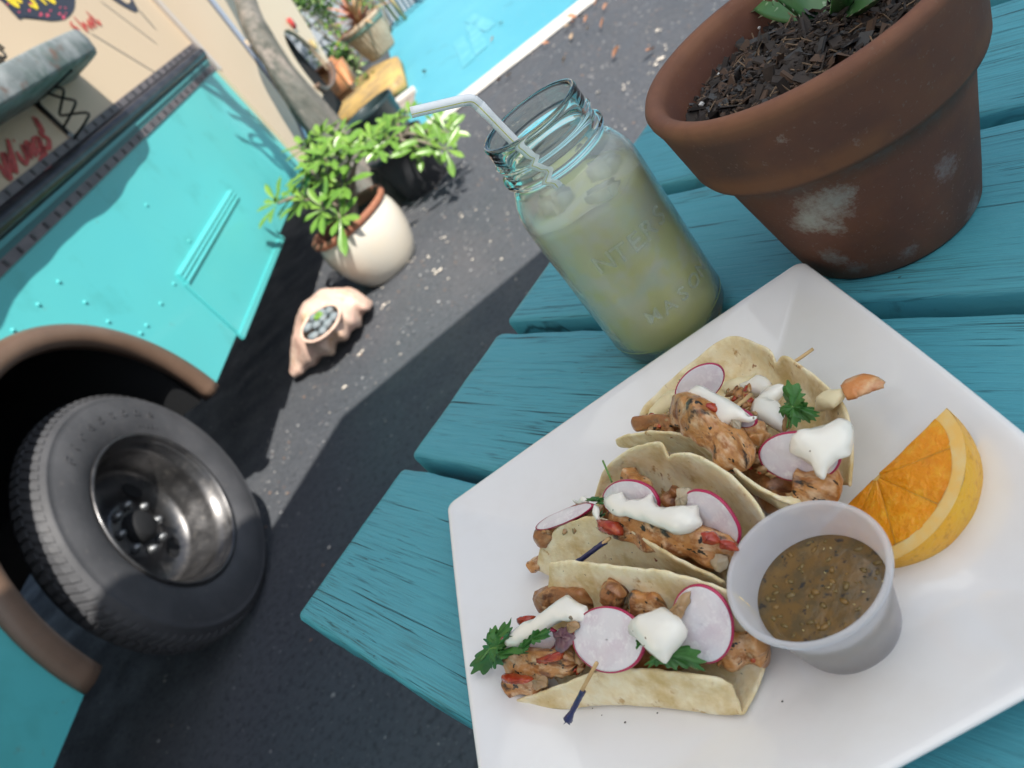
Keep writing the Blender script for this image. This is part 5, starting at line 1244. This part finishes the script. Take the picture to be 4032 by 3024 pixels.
radish((1725, 986, .802), (1641, 992, .801), (1722, 932, .812), 'big radish slice at the right front of the farthest taco under a cream dollop')
radish((1582, 896, .813), (1532, 880, .815), (1592, 880, .816), 'radish slice lying almost covered by cream in the farthest taco')
def cream(els, label, name='cream_dollop', m=None, cat='cream', sq=1.0):
    P = [(pt(u, v, z0(z) - r * .62), r * 1.08) for u, v, z, r in els]
    rs = random.Random(len(P) * 7 + int(els[0][0]))
    P = P + [(p + V((rs.gauss(0, 1), rs.gauss(0, 1), rs.gauss(-.25, .2))) * (r * .8), r * rs.uniform(.45, .7)) for p, r in P for _ in range(2)]
    bm = meta(P, .0009)
    for v in bm.verts: v.co += V((0, 0, 1)) * .0005 * nz(v.co, 160)
    return thing(name, bm, m or m_crem, label, cat)
def line_els(P, n): return [(a.x, a.y, a.z, r) for a, r in zip(catmull([V(p[:3]) for p in P], n), [P[0][3] + (P[-1][3] - P[0][3]) * i / (n - 1) for i in range(n)])]
cream(line_els([(1093, 1388, .793, .0042), (1140, 1362, .797, .0048), (1190, 1332, .799, .0052), (1230, 1318, .799, .0055), (1262, 1328, .798, .0050)], 12), 'curl of white cream across the left of the lowest taco')
cream([(1378, 1352, .802, .0058), (1395, 1335, .803, .0035), (1408, 1372, .801, .0068), (1425, 1345, .802, .005), (1442, 1378, .801, .0068), (1462, 1362, .801, .0062), (1420, 1392, .799, .0058), (1452, 1342, .801, .0042)], 'lumpy white cream dollop in the middle of the lowest taco')
cream(line_els([(1312, 1088, .813, .0045), (1350, 1095, .814, .0058), (1400, 1108, .814, .0060), (1450, 1122, .813, .0060), (1492, 1130, .811, .0055)], 12) + [(1475, 1112, .812, .0055), (1330, 1078, .813, .0045), (1490, 1142, .809, .004)], 'wide band of white cream across the middle taco')
cream([(1285, 1098, .808, .004), (1296, 1115, .806, .0035), (1300, 1128, .804, .003)], 'small cream drip beside the left radish of the middle taco')
cream([(1240, 1086, .803, .0036), (1262, 1080, .804, .0042), (1275, 1084, .804, .003)], 'small white cream blob at the back left of the middle taco')
cream([(1312, 1045, .79, .003), (1302, 1060, .786, .004), (1290, 1070, .782, .003)], 'thin cream smear at the left root of the middle taco back flap')
cream(line_els([(1480, 868, .817, .0048), (1510, 852, .820, .0046), (1550, 862, .820, .0042), (1590, 885, .819, .0040), (1625, 905, .817, .0036)], 12) + [(1512, 840, .820, .0028), (1518, 825, .817, .0016), (1560, 905, .818, .0040), (1565, 918, .816, .0036), (1555, 885, .819, .004)], 'long cream streak over the chicken strip of the farthest taco')
cream([(1625, 845, .786, .0055), (1640, 825, .786, .0058), (1655, 835, .786, .005), (1650, 870, .792, .0068), (1668, 890, .797, .0070), (1640, 890, .798, .006), (1680, 910, .799, .0055), (1690, 925, .798, .0045)], 'thick cream pool in the middle of the farthest taco beside the cilantro')
cream([(1722, 962, .810, .0052), (1745, 978, .809, .0058), (1765, 955, .810, .0058), (1790, 948, .809, .0058), (1808, 930, .808, .0052), (1815, 918, .809, .005), (1815, 955, .808, .0055), (1735, 945, .812, .0052), (1790, 970, .809, .005)], 'large cream dollop at the right front of the farthest taco')
cream([(1415, 895, .783, .006), (1440, 875, .785, .0065), (1460, 862, .786, .006), (1430, 910, .786, .005), (1452, 850, .784, .004)], 'pale melted cheese at the left inside of the farthest taco', 'melted_cheese', m_chee, 'cheese')
cream([(1780, 858, .790, .0045), (1800, 855, .791, .0048), (1822, 850, .791, .0042), (1768, 872, .789, .0042), (1785, 880, .788, .004)], 'pale melted cheese at the right edge of the farthest taco below the crisp', 'melted_cheese', m_chee, 'cheese')
cream([(1560, 790, .785, .005), (1580, 800, .785, .0055), (1600, 830, .785, .006), (1575, 840, .786, .006), (1610, 855, .788, .005)], 'glossy melted cheese behind the toothpick tip of the farthest taco', 'melted_cheese', m_chee, 'cheese')
cream([(1690, 1085, .796, .0045), (1670, 1078, .797, .004), (1715, 1090, .793, .005), (1735, 1085, .790, .005), (1815, 1030, .778, .005), (1825, 1015, .778, .005)], 'melted cheese oozing at the right tip of the farthest taco', 'melted_cheese', m_chee, 'cheese')
# crisped cheese shard
bm = B(); a = [pt(1822, 848, z0(.790)), pt(1850, 832, z0(.791)), pt(1885, 828, z0(.790)), pt(1912, 833, z0(.788))]; pth = catmull(a, 26)
rows = []
for i, p in enumerate(pth):
    t = i / 25; d = (pth[min(25, i + 1)] - pth[max(0, i - 1)]).normalized(); s = d.cross(V((0, 0, 1))).normalized()
    hw = (.0052 + .0016 * math.sin(t * 5)) * (1 - max(0, t - .8) * 3.2) + .0010 * nz(p, 400)
    rows.append([p + s * hw * k + V((0, 0, .0012 * (1 - k * k) + .001 * nz(p + s * k * .005, 300))) for k in (-1, -.6, -.2, .2, .6, 1)])
grid(bm, rows); o_ = thing('crisped_cheese', recalc(bm), [m_crisp], 'orange edged strip of crisped cheese sticking out at the right of the farthest taco', 'cheese crisp'); mod(o_, 'SOLIDIFY', thickness=.0016)
# cilantro
def cil_leaf(parent, base, tip, side, lobes=3, seed=0, name='leaf'):
    b, t_ = pt(base[0], base[1], z0(base[2])), pt(tip[0], tip[1], z0(tip[2])); L = (t_ - b).length; d = (t_ - b).normalized()
    s = pt(side[0], side[1], z0(side[2])) - b; s = s - d * s.dot(d); wd = s.length; s.normalize(); n = d.cross(s).normalized()
    if n.dot(V((0, 0, CAMZ)) - b) < 0: n = -n
    K = 96; out = []
    for k in range(K + 1):
        a = -2.35 + 4.7 * k / K
        r = .62 + .38 * abs(math.cos(a * 1.5)) ** .7                    # three lobes
        r *= 1 - .12 * (1 + math.cos(a * 17 + seed)) * .9               # teeth
        r *= .80 + .20 * math.cos(a)
        out.append((.18 + .82 * r * math.cos(a), r * math.sin(a)))
    bm = B(); rows = []
    for f_ in (.02, .3, .55, .8, 1.0):
        rows.append([b + d * (L * (x * f_)) + s * (wd * y * f_) + n * (.0022 * nz((x * f_ * 3, y * f_ * 3, seed), 1) + .0016 * f_ * math.cos(6 * math.atan2(y, x + .2)) - .10 * L * (y * f_) ** 2) for x, y in out])
    grid(bm, rows); return part(name, recalc(bm), m_cil, parent)
def sprig(label, leaves, stems=()):
    f0 = leaves[0][0]; ro = root('cilantro_sprig', label, 'cilantro', pt(f0[0], f0[1], z0(f0[2])))
    for i, (b, t_, s) in enumerate(leaves): cil_leaf(ro, b, t_, s, 3, i * 1.3)
    for P in stems:
        bm = B(); tube(bm, catmull([pt(u, v, z0(z)) for u, v, z in P], 12), .0005, 6); part('stem', bm, m_cst, ro)
sprig('cilantro sprig hanging over the left tip of the lowest taco', [((1075, 1395, .788), (1018, 1448, .776), (1000, 1400, .782)), ((1058, 1400, .788), (1112, 1342, .796), (1050, 1352, .79)), ((1075, 1395, .789), (1110, 1365, .797), (1085, 1360, .795))], [[(1090, 1400, .789), (1060, 1402, .788), (1040, 1425, .782)]])
sprig('small torn cilantro leaf on the curl of cream in the lowest taco', [((1128, 1402, .796), (1160, 1362, .801), (1130, 1375, .80)), ((1150, 1380, .800), (1196, 1358, .803), (1165, 1350, .803)), ((1075, 1412, .790), (1148, 1405, .792), (1110, 1396, .794))])
sprig('broad cilantro leaf under the cream dollop at the right of the lowest taco', [((1432, 1408, .793), (1530, 1438, .787), (1500, 1380, .795)), ((1432, 1405, .793), (1398, 1438, .786), (1395, 1402, .791)), ((1385, 1392, .794), (1376, 1380, .797), (1392, 1380, .796))], [[(1434, 1400, .794), (1432, 1425, .790)]])
sprig('small cilantro bit tucked beside the left radish of the middle taco', [((1300, 1082, .806), (1268, 1078, .804), (1285, 1068, .807)), ((1300, 1110, .803), (1285, 1120, .80), (1298, 1122, .80))], [[(1322, 1042, .802), (1312, 1018, .806), (1302, 995, .808)]])
sprig('two lobed cilantro leaf in the middle of the farthest taco', [((1712, 878, .806), (1700, 828, .806), (1665, 862, .802)), ((1715, 880, .806), (1772, 905, .802), (1758, 862, .806)), ((1715, 880, .806), (1712, 930, .802), (1740, 918, .803))], [[(1712, 878, .806), (1705, 900, .803), (1700, 925, .80)]])
sprig('cilantro leaf hidden behind the standing radish of the farthest taco', [((1495, 830, .797), (1468, 822, .796), (1470, 805, .80)), ((1540, 842, .797), (1556, 820, .797), (1560, 838, .795))])
# onion, tomato, crumbs
def bits(label, quads, n, seed):
    rr = random.Random(seed); bm = B()
    for i in range(n):
        q = rr.choice(quads); a, b = rr.random(), rr.random()
        u, v, z = [(q[0][k] * (1 - a) + q[1][k] * a) * (1 - b) + (q[3][k] * (1 - a) + q[2][k] * a) * b for k in range(3)]
        p = pt(u, v, z0(z + rr.uniform(-.003, .002))); k = rr.random()
        mi = 0 if k < .34 else (1 if k < .62 else (2 if k < .78 else (3 if k < .86 else 4)))
        s_ = rr.uniform(.0010, .0030) if mi < 4 else rr.uniform(.0006, .0013)
        g = ico(bm, p, s_, 2 if mi < 4 else 1, (1.5, .8, .6), Matrix.Rotation(rr.random() * 6, 3, 'Z') @ Matrix.Rotation(rr.gauss(0, .6), 3, 'X'), .7, 900, i)
        for f_ in set(f for x in g for f in x.link_faces): f_.material_index = mi
    return thing('filling_bits', bm, [m_bitc, m_onb, m_onb, m_tom, m_herb], label, 'filling', kind='stuff')
bits('chopped chicken, onion and herb bits in the fold of the lowest taco', [((1175, 1300, .783), (1300, 1320, .786), (1300, 1400, .783), (1150, 1400, .778)), ((1300, 1300, .787), (1500, 1330, .785), (1520, 1420, .780), (1300, 1420, .781)), ((1110, 1440, .774), (1260, 1400, .779), (1260, 1445, .777), (1110, 1490, .768)), ((1500, 1370, .779), (1650, 1390, .773), (1630, 1425, .771), (1520, 1430, .776))], 120, 3)
bits('chopped chicken, onion and herb bits in the fold of the middle taco', [((1310, 1060, .796), (1500, 1080, .796), (1590, 1180, .793), (1330, 1130, .797)), ((1180, 1130, .792), (1290, 1090, .797), (1310, 1120, .799), (1175, 1170, .783))], 90, 4)
bits('chopped chicken, onion and herb bits in the fold of the farthest taco', [((1390, 905, .795), (1470, 890, .803), (1500, 940, .802), (1400, 935, .798)), ((1470, 880, .803), (1640, 900, .801), (1700, 1060, .792), (1560, 980, .802)), ((1570, 840, .789), (1620, 840, .789), (1650, 900, .796), (1590, 890, .799))], 110, 5)
def chip(P, h, label, m, cat='onion', name='onion_piece', curve=.0015):
    bm = B(); pts = [pt(u, v, z0(z)) for u, v, z in P]; c = sum(pts, V()) / len(pts)
    n = (pts[1] - pts[0]).cross(pts[2] - pts[0]).normalized()
    if n.dot(V((0, 0, CAMZ)) - c) < 0: n = -n
    ringp = catmull(pts + [pts[0]], 6 * len(pts))[:-1]
    rows = [[c + (p - c) * (f_ * (1 + .25 * nz(p, 500))) + n * (h * g + curve * (1 - f_ * f_) + .0012 * nz(p * 1.0 + n * f_ * .004, 420)) for p in ringp] for f_, g in ((.05, .5), (.5, .5), (.9, .5), (1, .2), (1, -.3), (.9, -.5), (.05, -.5))]
    grid(bm, [r + [r[0]] for r in rows]); bmesh.ops.remove_doubles(bm, verts=bm.verts, dist=1e-7)
    return thing(name, recalc(bm), m, label, cat)
chip([(1462, 1055, .812), (1490, 1055, .812), (1494, 1075, .809), (1465, 1105, .806), (1460, 1085, .808)], 0.0014, 'pale onion piece standing by the right radish of the middle taco', m_oni)
chip([(1380, 1062, .802), (1402, 1068, .801), (1400, 1095, .799), (1382, 1090, .80)], 0.0011, 'clear onion piece behind the cream band of the middle taco', m_oni)
chip([(1575, 895, .816), (1602, 900, .815), (1600, 928, .812), (1578, 920, .814)], 0.0015, 'clear onion cube on the chicken strip of the farthest taco', m_oni)
chip([(1445, 905, .800), (1490, 895, .801), (1500, 915, .799), (1450, 925, .798)], 0.0015, 'dark glossy onion at the left of the farthest taco', m_onb)
chip([(1150, 1455, .776), (1170, 1445, .778), (1186, 1478, .773), (1155, 1490, .771)], 0.0014, 'brown onion piece standing behind the front flap of the lowest taco', m_onb)
chip([(1440, 1330, .797), (1478, 1280, .802), (1492, 1290, .801), (1465, 1345, .796)], 0.0014, 'amber onion strip leaning by the right radish of the lowest taco', m_onb)
chip([(1195, 1365, .790), (1235, 1350, .792), (1245, 1385, .789), (1205, 1410, .786)], 0.0017, 'purple onion piece between the left and middle radishes of the lowest taco', m_onp)
chip([(1225, 1350, .795), (1245, 1340, .796), (1250, 1355, .795), (1232, 1368, .793)], 0.0014, 'brown onion piece at the end of the cream curl', m_onb)
chip([(1545, 1195, .799), (1575, 1205, .797), (1560, 1235, .794), (1535, 1220, .796)], 0.0014, 'clear onion piece at the front right of the middle taco', m_oni)
chip([(1590, 1200, .797), (1610, 1215, .794), (1600, 1240, .791), (1580, 1225, .793)], 0.0014, 'clear onion piece beside the salsa cup at the tip of the middle taco', m_oni)
chip([(1700, 890, .802), (1712, 890, .802), (1702, 930, .798), (1690, 925, .799)], 0.0011, 'brown onion strip under the cilantro of the farthest taco', m_onb)
chip([(1700, 1065, .792), (1725, 1060, .793), (1730, 1085, .788), (1708, 1092, .787)], 0.0014, 'brown onion beside the pale chicken chunk next to the salsa cup', m_onb)
for i, (P, lab) in enumerate((([(1085, 1455, .780), (1145, 1463, .780), (1140, 1473, .778), (1090, 1470, .777)], 'flat red tomato strip at the left tip of the lowest taco'), ([(1165, 1420, .783), (1215, 1405, .786), (1210, 1425, .783), (1170, 1432, .781)], 'red tomato piece under the left radish of the lowest taco'), ([(1120, 1335, .788), (1150, 1330, .789), (1148, 1350, .787), (1122, 1350, .786)], 'small red tomato piece behind the curl of cream in the lowest taco'), ([(1515, 1148, .810), (1545, 1150, .809), (1555, 1172, .806), (1525, 1175, .806)], 'red tomato chunk on the long chicken strip by the right radish of the middle taco'), ([(1550, 1165, .806), (1580, 1168, .804), (1595, 1188, .801), (1560, 1185, .803)], 'red tomato chunk nearest the salsa cup in the middle taco'), ([(1292, 1120, .803), (1335, 1130, .805), (1340, 1155, .802), (1305, 1148, .80)], 'dark red tomato piece behind the front flap of the middle taco'), ([(1520, 868, .820), (1545, 872, .820), (1550, 890, .818), (1522, 885, .819)], 'dark red tomato shred beside the cream streak of the farthest taco'))):
    chip(P, .004, lab, m_tom, 'tomato', 'tomato_piece', .0022)
bm = B(); poly(bm, [pt(u, v, z0(z)) for u, v, z in [(1400, 1185, .7935), (1418, 1182, .7935), (1428, 1195, .791), (1432, 1208, .7885), (1418, 1212, .788), (1412, 1198, .7905)]])
o_ = thing('tomato_shred', bm, m_tom, 'thin red tomato shred stuck to the front flap of the middle taco', 'tomato'); mod(o_, 'SOLIDIFY', thickness=.0008)
# toothpicks
def pick(label, wood, cel, frill_at=1):
    ro = root('toothpick', label, 'toothpick', pt(wood[0][0], wood[0][1], z0(wood[0][2])))
    bm = B(); tube(bm, [pt(u, v, z0(z)) for u, v, z in wood], [.0009] * (len(wood) - 1) + [.0009], 10); part('stick', bm, m_pick, ro)
    if cel:
        P = catmull([pt(u, v, z0(z)) for u, v, z in cel], 22); bm = B(); rr = random.Random(3)
        tube(bm, P, lambda t: .0013 + (.0009 * (t - .75) / .25 if t > .75 else 0), 14, fn=lambda q, p: p + (q - p) * (1 + .18 * nz(q, 500)))
        for i in range(12):
            t = rr.uniform(.8, 1); p = P[int(t * 21)]; d = V((rr.gauss(0, 1), rr.gauss(0, 1), rr.gauss(0, 1))).normalized() * .0024; k = (P[-1] - P[-4]).normalized() * .0022
            poly(bm, [p, p + d * .6 + k * .3, p + d + k, p + d * .3 + k])
        part('cellophane', bm, m_cel, ro)
pick('toothpick with a frayed blue end stuck through the front of the lowest taco', [(1289, 1432, .793), (1266, 1475, .783), (1238, 1528, .770)], [(1260, 1492, .779), (1244, 1522, .774), (1226, 1556, .770)])
pick('toothpick with a blue end stuck through the front of the middle taco', [(1318, 1162, .800), (1280, 1190, .796), (1245, 1215, .792)], [(1308, 1170, .7985), (1275, 1194, .7955), (1238, 1222, .792)])
pick('bare toothpick pushed through the farthest taco, its tip behind the tortilla', [(1714, 783, .787), (1735, 769, .786), (1756, 754, .785)], None)
_tp = [o for o in bpy.data.objects if o.name.startswith('toothpick') and o.get('label', '').startswith('bare')][0]
bm = B(); tube(bm, [pt(u, v, z0(z)) for u, v, z in ((1592, 878, .806), (1606, 866, .803), (1622, 852, .798))], .0010, 10); part('stick', bm, m_pick, _tp)
# crumbs and drips on the plate
bm = B(); rr = random.Random(8)
for u, v in [(1752, 857), (1738, 905), (1775, 905), (1812, 1010), (1905, 975), (1280, 1530), (1240, 1535), (1300, 1545), (1690, 1515), (1735, 780), (1190, 1330), (1420, 1540), (1998, 1360), (1350, 1560)]:
    p = pt(u, v, z0(.7584)); 
    ico(bm, p, rr.uniform(.0002, .0005), 1, (1.3, 1, .6), None, .3, 500, u)
thing('crumbs', bm, m_herb, 'tiny herb flecks scattered on the white plate', 'crumbs', kind='stuff')
